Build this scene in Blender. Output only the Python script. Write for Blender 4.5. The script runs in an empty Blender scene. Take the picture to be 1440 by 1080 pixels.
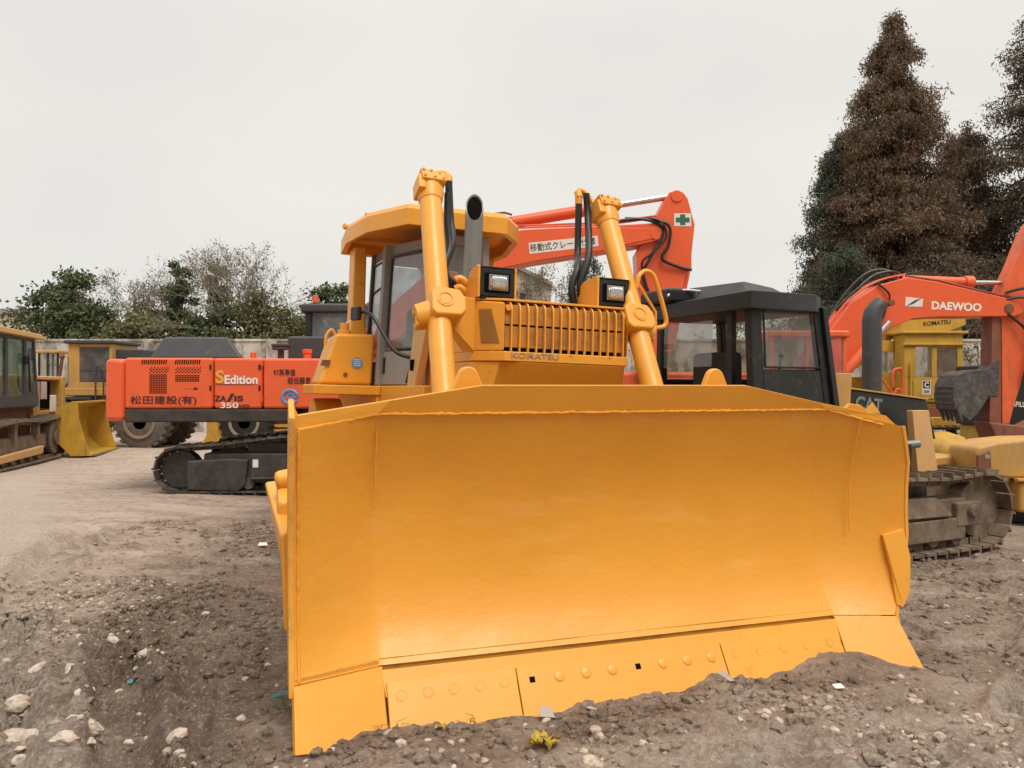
import bpy, bmesh, math, random
import numpy as np
from mathutils import Vector, Matrix, Euler
random.seed(7)
S = bpy.context.scene
COL = S.collection
R = math.radians
# ------------------------------------------------------------------ camera, sky, sun
cam = bpy.data.cameras.new('camera'); cam.sensor_width = 36; cam.lens = 27.0
cam.clip_start = 0.05; cam.clip_end = 3000
co = bpy.data.objects.new('camera', cam); COL.objects.link(co)
co.location = (0, 0, 1.8); co.rotation_euler = (R(90.265), 0, 0)
S.camera = co
ZENITH = 1.9; BACK = .38
SUN_EL, SUN_AZ = 60.0, 155.0            # azimuth clockwise from +Y (the view direction)
W = bpy.data.worlds.new('World'); S.world = W; W.use_nodes = True
nt = W.node_tree; bg = nt.nodes['Background']
sky = nt.nodes.new('ShaderNodeTexSky'); sky.sky_type = 'NISHITA'; sky.sun_disc = False
sky.sun_elevation = R(SUN_EL); sky.sun_rotation = R(SUN_AZ); sky.dust_density = 4.0
tc = nt.nodes.new('ShaderNodeTexCoord')
mp = nt.nodes.new('ShaderNodeMapping'); mp.inputs['Scale'].default_value = (1, 1, 2.2)
nz = nt.nodes.new('ShaderNodeTexNoise'); nz.inputs['Scale'].default_value = 1.7; nz.inputs['Detail'].default_value = 4; nz.inputs['Roughness'].default_value = .45
rp = nt.nodes.new('ShaderNodeValToRGB')
rp.color_ramp.elements[0].position = .3; rp.color_ramp.elements[0].color = (7.3, 7.25, 7.08, 1)
rp.color_ramp.elements[1].position = .7; rp.color_ramp.elements[1].color = (8.6, 8.25, 7.6, 1)
mx = nt.nodes.new('ShaderNodeMix'); mx.data_type = 'RGBA'; mx.inputs[0].default_value = .93
L = nt.links.new
L(tc.outputs['Generated'], mp.inputs['Vector']); L(mp.outputs[0], nz.inputs['Vector']); L(nz.outputs['Fac'], rp.inputs[0])
# an overcast dome is brighter overhead than towards the horizon
sz = nt.nodes.new('ShaderNodeSeparateXYZ'); L(tc.outputs['Generated'], sz.inputs[0])
dm = nt.nodes.new('ShaderNodeMapRange'); dm.interpolation_type = 'SMOOTHSTEP'
for k, v in (('From Min', .38), ('From Max', .95), ('To Min', 1.0), ('To Max', ZENITH)): dm.inputs[k].default_value = v
L(sz.outputs['Z'], dm.inputs['Value'])
# low sky behind the viewer dimmed, added to darken the top of the blade
def mrange(sock, a, b, c, d):
    k = nt.nodes.new('ShaderNodeMapRange'); k.interpolation_type = 'SMOOTHSTEP'
    for i, v in zip((1, 2, 3, 4), (a, b, c, d)): k.inputs[i].default_value = v
    L(sock, k.inputs[0]); return k.outputs[0]
low = mrange(sz.outputs['Z'], .15, .7, 1, 0); beh = mrange(sz.outputs['Y'], .1, -.5, 0, 1)
mm = nt.nodes.new('ShaderNodeMath'); mm.operation = 'MULTIPLY'; L(low, mm.inputs[0]); L(beh, mm.inputs[1])
bk_ = mrange(mm.outputs[0], 0, 1, 1, BACK)
m2 = nt.nodes.new('ShaderNodeMath'); m2.operation = 'MULTIPLY'; L(dm.outputs[0], m2.inputs[0]); L(bk_, m2.inputs[1])
vm = nt.nodes.new('ShaderNodeVectorMath'); vm.operation = 'SCALE'; L(rp.outputs[0], vm.inputs[0]); L(m2.outputs[0], vm.inputs['Scale'])
L(sky.outputs[0], mx.inputs[6]); L(vm.outputs[0], mx.inputs[7]); L(mx.outputs[2], bg.inputs['Color'])
bg.inputs['Strength'].default_value = .1
sl = bpy.data.lights.new('sun', 'SUN'); sl.energy = 2.1; sl.angle = R(25); sl.color = (1, .94, .85)
so = bpy.data.objects.new('sun', sl); COL.objects.link(so)
sd = Vector((math.sin(R(SUN_AZ)) * math.cos(R(SUN_EL)), math.cos(R(SUN_AZ)) * math.cos(R(SUN_EL)), math.sin(R(SUN_EL))))
so.rotation_euler = sd.to_track_quat('Z', 'Y').to_euler(); so.location = (0, 0, 40)
S.view_settings.view_transform = 'Standard'; S.view_settings.look = 'None'
S.view_settings.exposure = 0.09; S.view_settings.gamma = 1.0
S.cycles.max_bounces = 6; S.cycles.transparent_max_bounces = 12

# ------------------------------------------------------------------ materials
MATS = {}
def nodes_of(name, rough=.5, metal=0.0, spec=.5):
    m = bpy.data.materials.new(name); m.use_nodes = True
    n = m.node_tree; b = n.nodes['Principled BSDF']
    b.inputs['Roughness'].default_value = rough; b.inputs['Metallic'].default_value = metal
    b.inputs['Specular IOR Level'].default_value = spec
    MATS[name] = m
    return m, n, b
def noise(n, scale, detail=5, rough=.6, vec=None):
    t = n.nodes.new('ShaderNodeTexNoise'); t.inputs['Scale'].default_value = scale
    t.inputs['Detail'].default_value = detail; t.inputs['Roughness'].default_value = rough
    if vec is not None: n.links.new(vec, t.inputs['Vector'])
    return t
def ramp(n, fac, stops):
    r = n.nodes.new('ShaderNodeValToRGB'); e = r.color_ramp.elements
    while len(e) < len(stops): e.new(.5)
    for i, (p, c) in enumerate(stops):
        e[i].position = p; e[i].color = (*c, 1) if len(c) == 3 else c
    n.links.new(fac, r.inputs[0]); return r
def mixc(n, fac, a, b):
    m = n.nodes.new('ShaderNodeMix'); m.data_type = 'RGBA'
    for sock, v in ((m.inputs[0], fac), (m.inputs[6], a), (m.inputs[7], b)):
        if hasattr(v, 'links') or hasattr(v, 'is_linked'): n.links.new(v, sock)
        else: sock.default_value = v if isinstance(v, float) else (*v, 1)
    return m.outputs[2]
def objvec(n, scale=None):
    t = n.nodes.new('ShaderNodeTexCoord')
    if scale is None: return t.outputs['Object']
    m = n.nodes.new('ShaderNodeMapping'); m.inputs['Scale'].default_value = scale
    n.links.new(t.outputs['Object'], m.inputs['Vector']); return m.outputs[0]
def bump(n, b, h, strength=.2, dist=.01):
    k = n.nodes.new('ShaderNodeBump'); k.inputs['Strength'].default_value = strength; k.inputs['Distance'].default_value = dist
    n.links.new(h, k.inputs['Height']); n.links.new(k.outputs[0], b.inputs['Normal'])
def paint(name, col, rough=.42, var=.12, dirt=0.0, dcol=(.16, .115, .08), chips=0.0, ccol=(.05, .03, .02), bs=.12, metal=0.0, streak=False):
    """painted or dusty surface: slight tone variation, patches of dirt, chips, brushed or rolled bump"""
    m, n, b = nodes_of(name, rough, metal)
    v = objvec(n)
    t = noise(n, 2.3, 6, .6, v)
    lo = tuple(c * (1 - var) for c in col); hi = tuple(min(1, c * (1 + var)) for c in col)
    c = ramp(n, t.outputs['Fac'], [(.3, lo), (.7, hi)]).outputs[0]
    if dirt:
        d = noise(n, 5.5, 9, .72, objvec(n, (1, 1, .25)) if streak else v)
        f = ramp(n, d.outputs['Fac'], [(.62 - dirt * .45, (0, 0, 0)), (.78 - dirt * .25, (1, 1, 1))]).outputs[0]
        c = mixc(n, f, c, dcol)
    if chips:
        d = noise(n, 16, 8, .7, v)
        f = ramp(n, d.outputs['Fac'], [(.72 - chips * .2, (0, 0, 0)), (.74 - chips * .2, (1, 1, 1))]).outputs[0]
        c = mixc(n, f, c, ccol)
    n.links.new(c, b.inputs['Base Color'])
    q = noise(n, 9, 5, .6, v)
    rr = n.nodes.new('ShaderNodeMapRange'); rr.inputs['To Min'].default_value = max(.05, rough - .12); rr.inputs['To Max'].default_value = min(1, rough + .15)
    n.links.new(q.outputs['Fac'], rr.inputs['Value']); n.links.new(rr.outputs[0], b.inputs['Roughness'])
    h = noise(n, 60, 4, .6, v); bump(n, b, h.outputs['Fac'], bs, .004)
    return m
yel = paint('yellow_paint', (.76, .333, .033), .36, .05, .03, (.5, .2, .02), bs=.1)
yelworn = paint('worn_yellow_paint', (.72, .32, .04), .5, .1, .22, (.27, .15, .05), chips=.3, bs=.3)
blade_m = None
ora = paint('orange_paint', (.76, .115, .035), .33, .06, .04, (.5, .09, .04), bs=.06)
orad = paint('weathered_orange_paint', (.72, .12, .035), .5, .12, .22, (.3, .09, .05), streak=True)
bro = paint('rust_and_shade_brown_paint', (.22, .075, .04), .65, .2, .3, (.1, .05, .035), streak=True)
blk = paint('black_paint', (.011, .0115, .011), .42, .25, .12, (.06, .05, .042), bs=.1)
gry = paint('grey_paint', (.25, .24, .225), .5, .08, .15, (.3, .27, .22), bs=.08)
dgry = paint('dark_grey_plastic', (.045, .047, .052), .5, .15, .1, (.12, .11, .1))
skirt = paint('black_skirt_paint', (.03, .026, .023), .55, .25, .42, (.07, .055, .045))
catyel = paint('dusty_yellow_paint', (.50, .27, .065), .6, .12, .3, (.34, .23, .12), streak=True)
oliv = paint('olive_yellow_paint', (.50, .28, .025), .55, .15, .3, (.27, .17, .05), streak=True)
yex = paint('faded_yellow_paint', (.52, .315, .04), .55, .12, .25, (.3, .19, .06), streak=True)
tanp = paint('tan_primer_paint', (.58, .33, .13), .6, .1, .2, (.45, .27, .13))
mud_m = paint('mud_caked_steel', (.21, .15, .10), .85, .3, .5, (.09, .062, .045), bs=.7)
trk = paint('track_steel', (.075, .06, .05), .6, .3, .4, (.17, .125, .09), bs=.5)
trk2 = paint('dark_track_steel', (.04, .034, .03), .6, .3, .42, (.16, .12, .09), bs=.4)
steel = paint('polished_steel', (.6, .58, .56), .22, .05, 0, metal=1.0, bs=.02)
gsteel = paint('grey_pipe_steel', (.21, .21, .195), .4, .1, .15, (.32, .28, .22), metal=.25)
rub = paint('black_rubber', (.014, .013, .013), .45, .2, .15, (.05, .04, .035))
tyr = paint('dusty_tyre_rubber', (.10, .085, .07), .9, .2, .4, (.2, .16, .12), bs=.6)
dark = paint('dark_void', (.006, .005, .005), .9, .1); dark.node_tree.nodes['Principled BSDF'].inputs['Specular IOR Level'].default_value = .05
whi = paint('white_vinyl', (.72, .68, .64), .45, .04, .06, (.5, .45, .4))
wcol = paint('white_lettering', (.80, .76, .70), .45, .03)
kcol = paint('black_lettering', (.02, .015, .02), .5, .05)
mar = paint('maroon_lettering', (.045, .012, .016), .5, .05)
lyel = paint('yellow_lettering', (.75, .38, .05), .5, .05)
sil = paint('silver_lettering', (.42, .36, .28), .35, .05, metal=.4)
blu = paint('blue_sticker', (.10, .28, .55), .45, .05)
grn = paint('green_sticker', (.02, .13, .07), .5, .05)
rimm = paint('dusty_rim', (.25, .195, .14), .7, .1, .3, (.2, .15, .1))
grl = paint('shaded_grimy_louvre', (.46, .20, .03), .55, .15, .35, (.16, .075, .03), bs=.2)  # grime, plus the shade of the recessed louvres put into the colour
rcrd = paint('bucket_steel', (.062, .056, .052), .7, .2, .35, (.16, .14, .12), bs=.6)
olmesh = paint('painted_mesh_panel', (.36, .19, .04), .55, .1, .1)
fabric = paint('seat_fabric', (.05, .047, .045), .8, .1)
conc = None
def glass(name, tint, gl=.12):
    m = bpy.data.materials.new(name); m.use_nodes = True; n = m.node_tree; n.nodes.clear()
    o = n.nodes.new('ShaderNodeOutputMaterial'); t = n.nodes.new('ShaderNodeBsdfTransparent'); g = n.nodes.new('ShaderNodeBsdfGlossy')
    d = n.nodes.new('ShaderNodeBsdfDiffuse'); d.inputs['Color'].default_value = (.42, .42, .42, 1)
    g.inputs['Roughness'].default_value = .03; t.inputs['Color'].default_value = (*tint, 1)
    f = n.nodes.new('ShaderNodeLayerWeight'); f.inputs['Blend'].default_value = .5
    pw = n.nodes.new('ShaderNodeMath'); pw.operation = 'POWER'; pw.inputs[1].default_value = 4; n.links.new(f.outputs['Facing'], pw.inputs[0])
    ad = n.nodes.new('ShaderNodeMath'); ad.operation = 'MULTIPLY_ADD'; ad.inputs[1].default_value = .8; ad.inputs[2].default_value = .04 + gl * .15; n.links.new(pw.outputs[0], ad.inputs[0])
    a = n.nodes.new('ShaderNodeMixShader'); q = n.nodes.new('ShaderNodeMixShader')
    ns = noise(n, 3.0, 8, .7, objvec(n)); rr = ramp(n, ns.outputs['Fac'], [(.4, (gl * .3,) * 3), (.8, (gl * 1.6,) * 3)])
    n.links.new(ad.outputs[0], a.inputs[0]); n.links.new(t.outputs[0], a.inputs[1]); n.links.new(g.outputs[0], a.inputs[2])
    n.links.new(rr.outputs[0], q.inputs[0]); n.links.new(a.outputs[0], q.inputs[1]); n.links.new(d.outputs[0], q.inputs[2])
    n.links.new(q.outputs[0], o.inputs['Surface']); return m
gla = glass('tinted_cab_glass', (.86, .88, .88), .26)
glg = glass('green_cab_glass', (.48, .72, .60), .16)
gld = glass('dusty_cab_glass', (.86, .85, .82), .16)
lens = None
def mk_lens():
    m, n, b = nodes_of('lamp_lens', .12); b.inputs['Base Color'].default_value = (.62, .62, .6, 1); b.inputs['Metallic'].default_value = .75
    w = n.nodes.new('ShaderNodeTexWave'); w.inputs['Scale'].default_value = 22; w.inputs['Distortion'].default_value = 2.5
    n.links.new(objvec(n), w.inputs['Vector']); bump(n, b, w.outputs['Fac'], .6, .01); return m
lens = mk_lens()
def mk_blade():
    m, n, b = nodes_of('blade_paint', .4)
    v = objvec(n)
    t = noise(n, 1.1, 4, .5, v)
    c = ramp(n, t.outputs['Fac'], [(.3, (.70, .295, .022)), (.7, (.77, .335, .03))]).outputs[0]
    t2 = noise(n, 3.0, 8, .65, objvec(n, (.35, 1, 1.6)))
    c = mixc(n, ramp(n, t2.outputs['Fac'], [(.56, (0, 0, 0)), (.72, (.4, .4, .4))]).outputs[0], c, (.80, .40, .10))
    t3 = noise(n, 7, 9, .75, objvec(n, (1, 1, .5)))
    c = mixc(n, ramp(n, t3.outputs['Fac'], [(.66, (0, 0, 0)), (.76, (.55, .55, .55))]).outputs[0], c, (.5, .22, .03))
    n.links.new(c, b.inputs['Base Color'])
    q = noise(n, 4, 6, .6, v)
    rr = n.nodes.new('ShaderNodeMapRange'); rr.inputs['To Min'].default_value = .2; rr.inputs['To Max'].default_value = .62; b.inputs['Coat Weight'].default_value = .05; b.inputs['Coat Roughness'].default_value = .25
    n.links.new(q.outputs['Fac'], rr.inputs['Value']); n.links.new(rr.outputs[0], b.inputs['Roughness'])
    h = noise(n, 2.2, 12, .66, objvec(n, (1, 1, 1.6))); bump(n, b, h.outputs['Fac'], .3, .03)
    # hairline scratches and small rust-brown chips with a shape of their own
    sc = noise(n, 8, 10, .8, objvec(n, (.25, 1, 9))); c = mixc(n, ramp(n, sc.outputs['Fac'], [(.69, (0, 0, 0)), (.73, (.5, .5, .5))]).outputs[0], c, (.45, .2, .04))
    cp = noise(n, 21, 10, .8, v); c = mixc(n, ramp(n, cp.outputs['Fac'], [(.735, (0, 0, 0)), (.75, (1, 1, 1))]).outputs[0], c, (.16, .07, .025))
    n.links.new(c, b.inputs['Base Color'])
    return m
blade_m = mk_blade()
def mk_conc():
    m, n, b = nodes_of('stained_concrete', .9)
    v = objvec(n)
    t = noise(n, .8, 8, .7, objvec(n, (.7, .7, .5)))
    c = ramp(n, t.outputs['Fac'], [(.36, (.15, .125, .10)), (.47, (.46, .42, .36)), (.62, (.66, .61, .54))]).outputs[0]
    t2 = noise(n, 2.2, 9, .75, objvec(n, (.8, .8, .28)))
    c = mixc(n, ramp(n, t2.outputs['Fac'], [(.47, (0, 0, 0)), (.60, (.9, .9, .9))]).outputs[0], c, (.12, .10, .08))
    n.links.new(c, b.inputs['Base Color']); bump(n, b, noise(n, 14, 6, .6, v).outputs['Fac'], .5, .03); return m
conc = mk_conc()
def mk_mud():
    m, n, b = nodes_of('churned_mud', .88, 0, .3)
    g = n.nodes.new('ShaderNodeNewGeometry'); v = g.outputs['Position']
    def math_(op, x, y):
        k = n.nodes.new('ShaderNodeMath'); k.operation = op
        for i, q in enumerate((x, y)):
            if isinstance(q, (int, float)): k.inputs[i].default_value = q
            else: n.links.new(q, k.inputs[i])
        return k.outputs[0]
    mpn = n.nodes.new('ShaderNodeMapping'); mpn.inputs['Rotation'].default_value = (0, 0, R(12)); mpn.inputs['Scale'].default_value = (.5, 1.5, 1); n.links.new(v, mpn.inputs['Vector'])
    big = noise(n, .16, 6, .6, v); mid = noise(n, 1.5, 10, .72, mpn.outputs[0]); fine = noise(n, 34, 8, .75, v); med = noise(n, 7, 10, .75, v)
    c1 = ramp(n, mid.outputs['Fac'], [(.32, (.20, .135, .094)), (.5, (.37, .272, .205)), (.68, (.57, .45, .36))]).outputs[0]
    sx = n.nodes.new('ShaderNodeSeparateXYZ'); n.links.new(v, sx.inputs[0])
    q = math_('ADD', math_('MULTIPLY', sx.outputs['X'], -.75), math_('MULTIPLY', sx.outputs['Y'], -.045)); q = math_('ADD', q, math_('MULTIPLY', big.outputs['Fac'], 6.0)); q = math_('ADD', q, math_('MULTIPLY', mid.outputs['Fac'], 3.0))
    mr = n.nodes.new('ShaderNodeMapRange'); mr.inputs['From Min'].default_value = 6.3; mr.inputs['From Max'].default_value = 8.0; n.links.new(q, mr.inputs['Value'])
    dry = ramp(n, mid.outputs['Fac'], [(.3, (.42, .315, .245)), (.65, (.62, .50, .41))]).outputs[0]
    c = mixc(n, mr.outputs[0], c1, dry)
    wet = noise(n, .6, 7, .65, v)
    wx_ = math_('ABSOLUTE', math_('ADD', math_('ADD', sx.outputs['X'], 1.9), math_('MULTIPLY', sx.outputs['Y'], .06)), 0)
    wz = math_('ADD', wet.outputs['Fac'], math_('MAXIMUM', math_('MULTIPLY', math_('SUBTRACT', 1.5, wx_), .10), -.05))
    wf = ramp(n, wz, [(.49, (0, 0, 0)), (.62, (.65, .65, .65))]).outputs[0]
    c = mixc(n, math_('MULTIPLY', math_('SUBTRACT', 1.0, mr.outputs[0]), wf), c, (.14, .094, .066))
    c = mixc(n, ramp(n, med.outputs['Fac'], [(.52, (0, 0, 0)), (.64, (.65, .65, .65))]).outputs[0], c, (.10, .064, .043))
    c = mixc(n, ramp(n, fine.outputs['Fac'], [(.52, (0, 0, 0)), (.66, (.75, .75, .75))]).outputs[0], c, (.66, .53, .425))
    vo = n.nodes.new('ShaderNodeTexVoronoi'); vo.inputs['Scale'].default_value = 21; n.links.new(v, vo.inputs['Vector'])
    c = mixc(n, ramp(n, vo.outputs['Distance'], [(.10, (.8, .8, .8)), (.2, (0, 0, 0))]).outputs[0], c, vo.outputs['Color']) if False else c
    # dry gravelly spoil in front of the blade and at the lower left
    d = math_('ADD', math_('MULTIPLY', sx.outputs['X'], .309), math_('MULTIPLY', sx.outputs['Y'], -.951)); d = math_('ADD', d, 4.171)
    d = math_('ADD', d, math_('MULTIPLY', mid.outputs['Fac'], 1.6))
    z1 = n.nodes.new('ShaderNodeMapRange'); z1.inputs['From Min'].default_value = 1.3; z1.inputs['From Max'].default_value = 1.75; n.links.new(d, z1.inputs['Value'])
    e = math_('ADD', math_('MULTIPLY', sx.outputs['X'], -1.0), math_('MULTIPLY', sx.outputs['Y'], -.62)); e = math_('ADD', e, math_('MULTIPLY', mid.outputs['Fac'], 1.6))
    z2 = n.nodes.new('ShaderNodeMapRange'); z2.inputs['From Min'].default_value = .15; z2.inputs['From Max'].default_value = .8; n.links.new(e, z2.inputs['Value'])
    zz = math_('MULTIPLY', math_('MAXIMUM', z1.outputs[0], z2.outputs[0]), ramp(n, med.outputs['Fac'], [(.36, (.1, .1, .1)), (.55, (.85, .85, .85))]).outputs[0])
    c = mixc(n, zz, c, ramp(n, fine.outputs['Fac'], [(.35, (.38, .29, .22)), (.62, (.72, .61, .51))]).outputs[0])
    n.links.new(c, b.inputs['Base Color'])
    h = math_('ADD', math_('MULTIPLY', fine.outputs['Fac'], .3), med.outputs['Fac'])
    bump(n, b, h, 1.0, .09); return m
mud = mk_mud()
def mk_stone(name, a, b_):
    m, n, b = nodes_of(name, .85)
    g = n.nodes.new('ShaderNodeNewGeometry')
    c = ramp(n, g.outputs['Random Per Island'], [(0, a), (1, b_)]).outputs[0]
    t = noise(n, 30, 6, .65, g.outputs['Position'])
    c = mixc(n, ramp(n, t.outputs['Fac'], [(.45, (0, 0, 0)), (.7, (.7, .7, .7))]).outputs[0], c, (.16, .115, .08))
    n.links.new(c, b.inputs['Base Color']); bump(n, b, t.outputs['Fac'], .5, .01); return m
stone_m = mk_stone('grey_stone', (.30, .23, .175), (.56, .465, .38))
clod_m = mk_stone('mud_clod', (.15, .10, .07), (.36, .265, .20))
def mk_leaf(name, stops, trans=.25):
    m, n, b = nodes_of(name, .65, 0, .25)
    g = n.nodes.new('ShaderNodeNewGeometry')
    t = noise(n, .55, 4, .6, g.outputs['Position'])
    ad = n.nodes.new('ShaderNodeMath'); ad.operation = 'MULTIPLY_ADD'; ad.inputs[1].default_value = .45
    mu = n.nodes.new('ShaderNodeMath'); mu.operation = 'MULTIPLY_ADD'; mu.inputs[1].default_value = 1.3; mu.inputs[2].default_value = -.38
    n.links.new(t.outputs['Fac'], mu.inputs[0]); n.links.new(g.outputs['Random Per Island'], ad.inputs[0]); n.links.new(mu.outputs[0], ad.inputs[2])
    c = ramp(n, ad.outputs[0], stops).outputs[0]
    n.links.new(c, b.inputs['Base Color'])
    tr = n.nodes.new('ShaderNodeBsdfTranslucent'); n.links.new(c, tr.inputs['Color'])
    ms = n.nodes.new('ShaderNodeMixShader'); ms.inputs[0].default_value = trans
    o = n.nodes['Material Output']; n.links.new(b.outputs[0], ms.inputs[1]); n.links.new(tr.outputs[0], ms.inputs[2]); n.links.new(ms.outputs[0], o.inputs['Surface'])
    return m
lf_red = mk_leaf('russet_needles', [(0, (.10, .072, .052)), (.4, (.155, .108, .074)), (.7, (.21, .135, .085)), (1, (.16, .145, .08))])
lf_dkg = mk_leaf('dark_green_needles', [(0, (.055, .07, .05)), (.5, (.095, .11, .075)), (1, (.14, .145, .095))])
lf_brn = mk_leaf('brown_needles', [(0, (.085, .065, .05)), (.5, (.145, .11, .078)), (1, (.18, .15, .10))])
lf_gr = mk_leaf('dark_broad_leaves', [(0, (.05, .068, .034)), (.5, (.10, .125, .058)), (1, (.19, .205, .105))])
lf_mix = mk_leaf('olive_leaves', [(0, (.085, .088, .042)), (.5, (.17, .165, .075)), (1, (.27, .255, .14))])
lf_bare = mk_leaf('sparse_dry_leaves', [(0, (.09, .075, .05)), (.5, (.16, .135, .09)), (1, (.22, .20, .13))])
bark = paint('bark', (.085, .068, .055), .9, .25, .2, (.15, .125, .1), bs=.6)
palebark = paint('pale_bark', (.27, .235, .195), .9, .2, .2, (.1, .085, .07), bs=.6)
bldw = paint('cream_render', (.50, .43, .33), .85, .05, .08, (.36, .31, .25), streak=True)
rfm = paint('grey_roof_sheet', (.30, .27, .24), .7, .1, .1)
leafy = paint('yellow_plastic', (.50, .36, .05), .45, .3, .25, (.23, .17, .06))
paper = paint('grey_paper_scrap', (.42, .37, .33), .8, .15, .2, (.25, .2, .16))
dryg = paint('dry_grass', (.20, .12, .06), .8, .3)
grng = paint('green_grass', (.08, .12, .05), .8, .3)
tealm = paint('teal_plastic', (.05, .17, .19), .4, .1)

# ------------------------------------------------------------------ mesh builder
class MB:
    def __init__(s, M=None): s.v = []; s.f = []; s.M = M; s.p = []
    def add(s, vs, fs):
        o = len(s.v); s.p.append((o, len(s.f)))
        if s.M is not None: vs = [tuple(s.M @ Vector(p)) for p in vs]
        s.v += [tuple(p) for p in vs]; s.f += [tuple(i + o for i in f) for f in fs]; return s
    def hexa(s, p): # bottom 4 ccw then top 4
        return s.add(p, [(3, 2, 1, 0), (4, 5, 6, 7), (0, 1, 5, 4), (1, 2, 6, 5), (2, 3, 7, 6), (3, 0, 4, 7)])
    def box(s, x0, x1, y0, y1, z0, z1, M=None):
        p = [(x0, y0, z0), (x1, y0, z0), (x1, y1, z0), (x0, y1, z0), (x0, y0, z1), (x1, y0, z1), (x1, y1, z1), (x0, y1, z1)]
        if M is not None: p = [tuple(M @ Vector(q)) for q in p]
        return s.hexa(p)
    def obox(s, c, size, rot=(0, 0, 0)):
        M = Matrix.Translation(c) @ Euler(rot).to_matrix().to_4x4(); a, b, d = (q / 2 for q in size)
        return s.box(-a, a, -b, b, -d, d, M)
    def prism(s, pts, ext): # polygon (3d points) extruded by vector
        n = len(pts); e = Vector(ext); q = [tuple(Vector(p) + e) for p in pts]
        return s.add(list(pts) + q, [tuple(range(n - 1, -1, -1)), tuple(range(n, 2 * n))] + [(i, (i + 1) % n, n + (i + 1) % n, n + i) for i in range(n)])
    def xz(s, pts, y0, y1): return s.prism([(x, y0, z) for x, z in pts], (0, y1 - y0, 0))
    def xy(s, pts, z0, z1): return s.prism([(x, y, z0) for x, y in pts], (0, 0, z1 - z0))
    def yz(s, pts, x0, x1): return s.prism([(x0, y, z) for y, z in pts], (x1 - x0, 0, 0))
    def tube(s, path, r, n=10, cap=True):
        P = [Vector(p) for p in path]; N = len(P); rs = r if isinstance(r, (list, tuple)) else [r] * N
        T = [(P[min(i + 1, N - 1)] - P[max(i - 1, 0)]).normalized() for i in range(N)]
        u = T[0].orthogonal().normalized(); vs = []; fs = []
        for i in range(N):
            u = (u - T[i] * u.dot(T[i])); u = u.normalized() if u.length > 1e-6 else T[i].orthogonal().normalized()
            w = T[i].cross(u)
            for k in range(n):
                a = 2 * math.pi * k / n; vs.append(tuple(P[i] + (u * math.cos(a) + w * math.sin(a)) * rs[i]))
        for i in range(N - 1):
            for k in range(n): fs.append((i * n + k, i * n + (k + 1) % n, (i + 1) * n + (k + 1) % n, (i + 1) * n + k))
        if cap: fs += [tuple(range(n - 1, -1, -1)), tuple(range((N - 1) * n, N * n))]
        return s.add(vs, fs)
    def cyl(s, a, b, r, r2=None, n=20): return s.tube([a, b], [r, r if r2 is None else r2], n)
    def ring(s, c, axis, ro, ri, h, n=24): # flat annulus with thickness
        ax = Vector(axis).normalized(); u = ax.orthogonal().normalized(); w = ax.cross(u); c = Vector(c); vs = []; fs = []
        for k in range(n):
            a = 2 * math.pi * k / n; d = u * math.cos(a) + w * math.sin(a)
            vs += [c + d * ri, c + d * ro, c + d * ro + ax * h, c + d * ri + ax * h]
        for k in range(n):
            a = 4 * k; b = 4 * ((k + 1) % n)
            fs += [(a, b, b + 1, a + 1), (a + 1, b + 1, b + 2, a + 2), (a + 2, b + 2, b + 3, a + 3), (a + 3, b + 3, b, a)]
        return s.add([tuple(q) for q in vs], fs)
    def ball(s, c, r, n=8, m=12):
        rr = r if isinstance(r, (list, tuple)) else (r, r, r); vs = []; fs = []
        for i in range(1, n):
            t = math.pi * i / n
            for k in range(m):
                a = 2 * math.pi * k / m; vs.append((c[0] + rr[0] * math.sin(t) * math.cos(a), c[1] + rr[1] * math.sin(t) * math.sin(a), c[2] + rr[2] * math.cos(t)))
        vs += [(c[0], c[1], c[2] + rr[2]), (c[0], c[1], c[2] - rr[2])]; T, B = len(vs) - 2, len(vs) - 1
        for i in range(n - 2):
            for k in range(m): fs.append((i * m + k, (i + 1) * m + k, (i + 1) * m + (k + 1) % m, i * m + (k + 1) % m))
        for k in range(m): fs += [(T, k, (k + 1) % m), (B, (n - 2) * m + (k + 1) % m, (n - 2) * m + k)]
        return s.add(vs, fs)
    def bolt(s, c, axis, r, h): # hex bolt head
        a = Vector(axis).normalized(); c = Vector(c); return s.tube([c, c + a * h], r, 6)
    def build(s, name, mat, parent=None, bevel=0.0, angle=38, seg=2, mats=None):
        me = bpy.data.meshes.new(name); me.from_pydata(s.v, [], s.f); me.validate()
        bm = bmesh.new(); bm.from_mesh(me); bmesh.ops.recalc_face_normals(bm, faces=bm.faces); bm.to_mesh(me); bm.free()
        me.polygons.foreach_set('use_smooth', [True] * len(me.polygons)); me.set_sharp_from_angle(angle=R(angle))
        me.materials.append(mat); o = bpy.data.objects.new(name, me); COL.objects.link(o)
        if parent is not None: o.parent = parent
        if bevel:
            b = o.modifiers.new('bevel', 'BEVEL'); b.width = bevel; b.segments = seg; b.limit_method = 'ANGLE'; b.angle_limit = R(35); b.harden_normals = True
        return o
def each(m, name, mat, parent=None, bevel=0.0):
    """every primitive of the builder as an object of its own"""
    out = []; P = m.p + [(len(m.v), len(m.f))]
    for (a, b), (c, d) in zip(P[:-1], P[1:]):
        q = MB(); q.v = m.v[a:c]; q.f = [tuple(i - a for i in f) for f in m.f[b:d]]; out.append(q.build(name, mat, parent, bevel))
    return out
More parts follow.
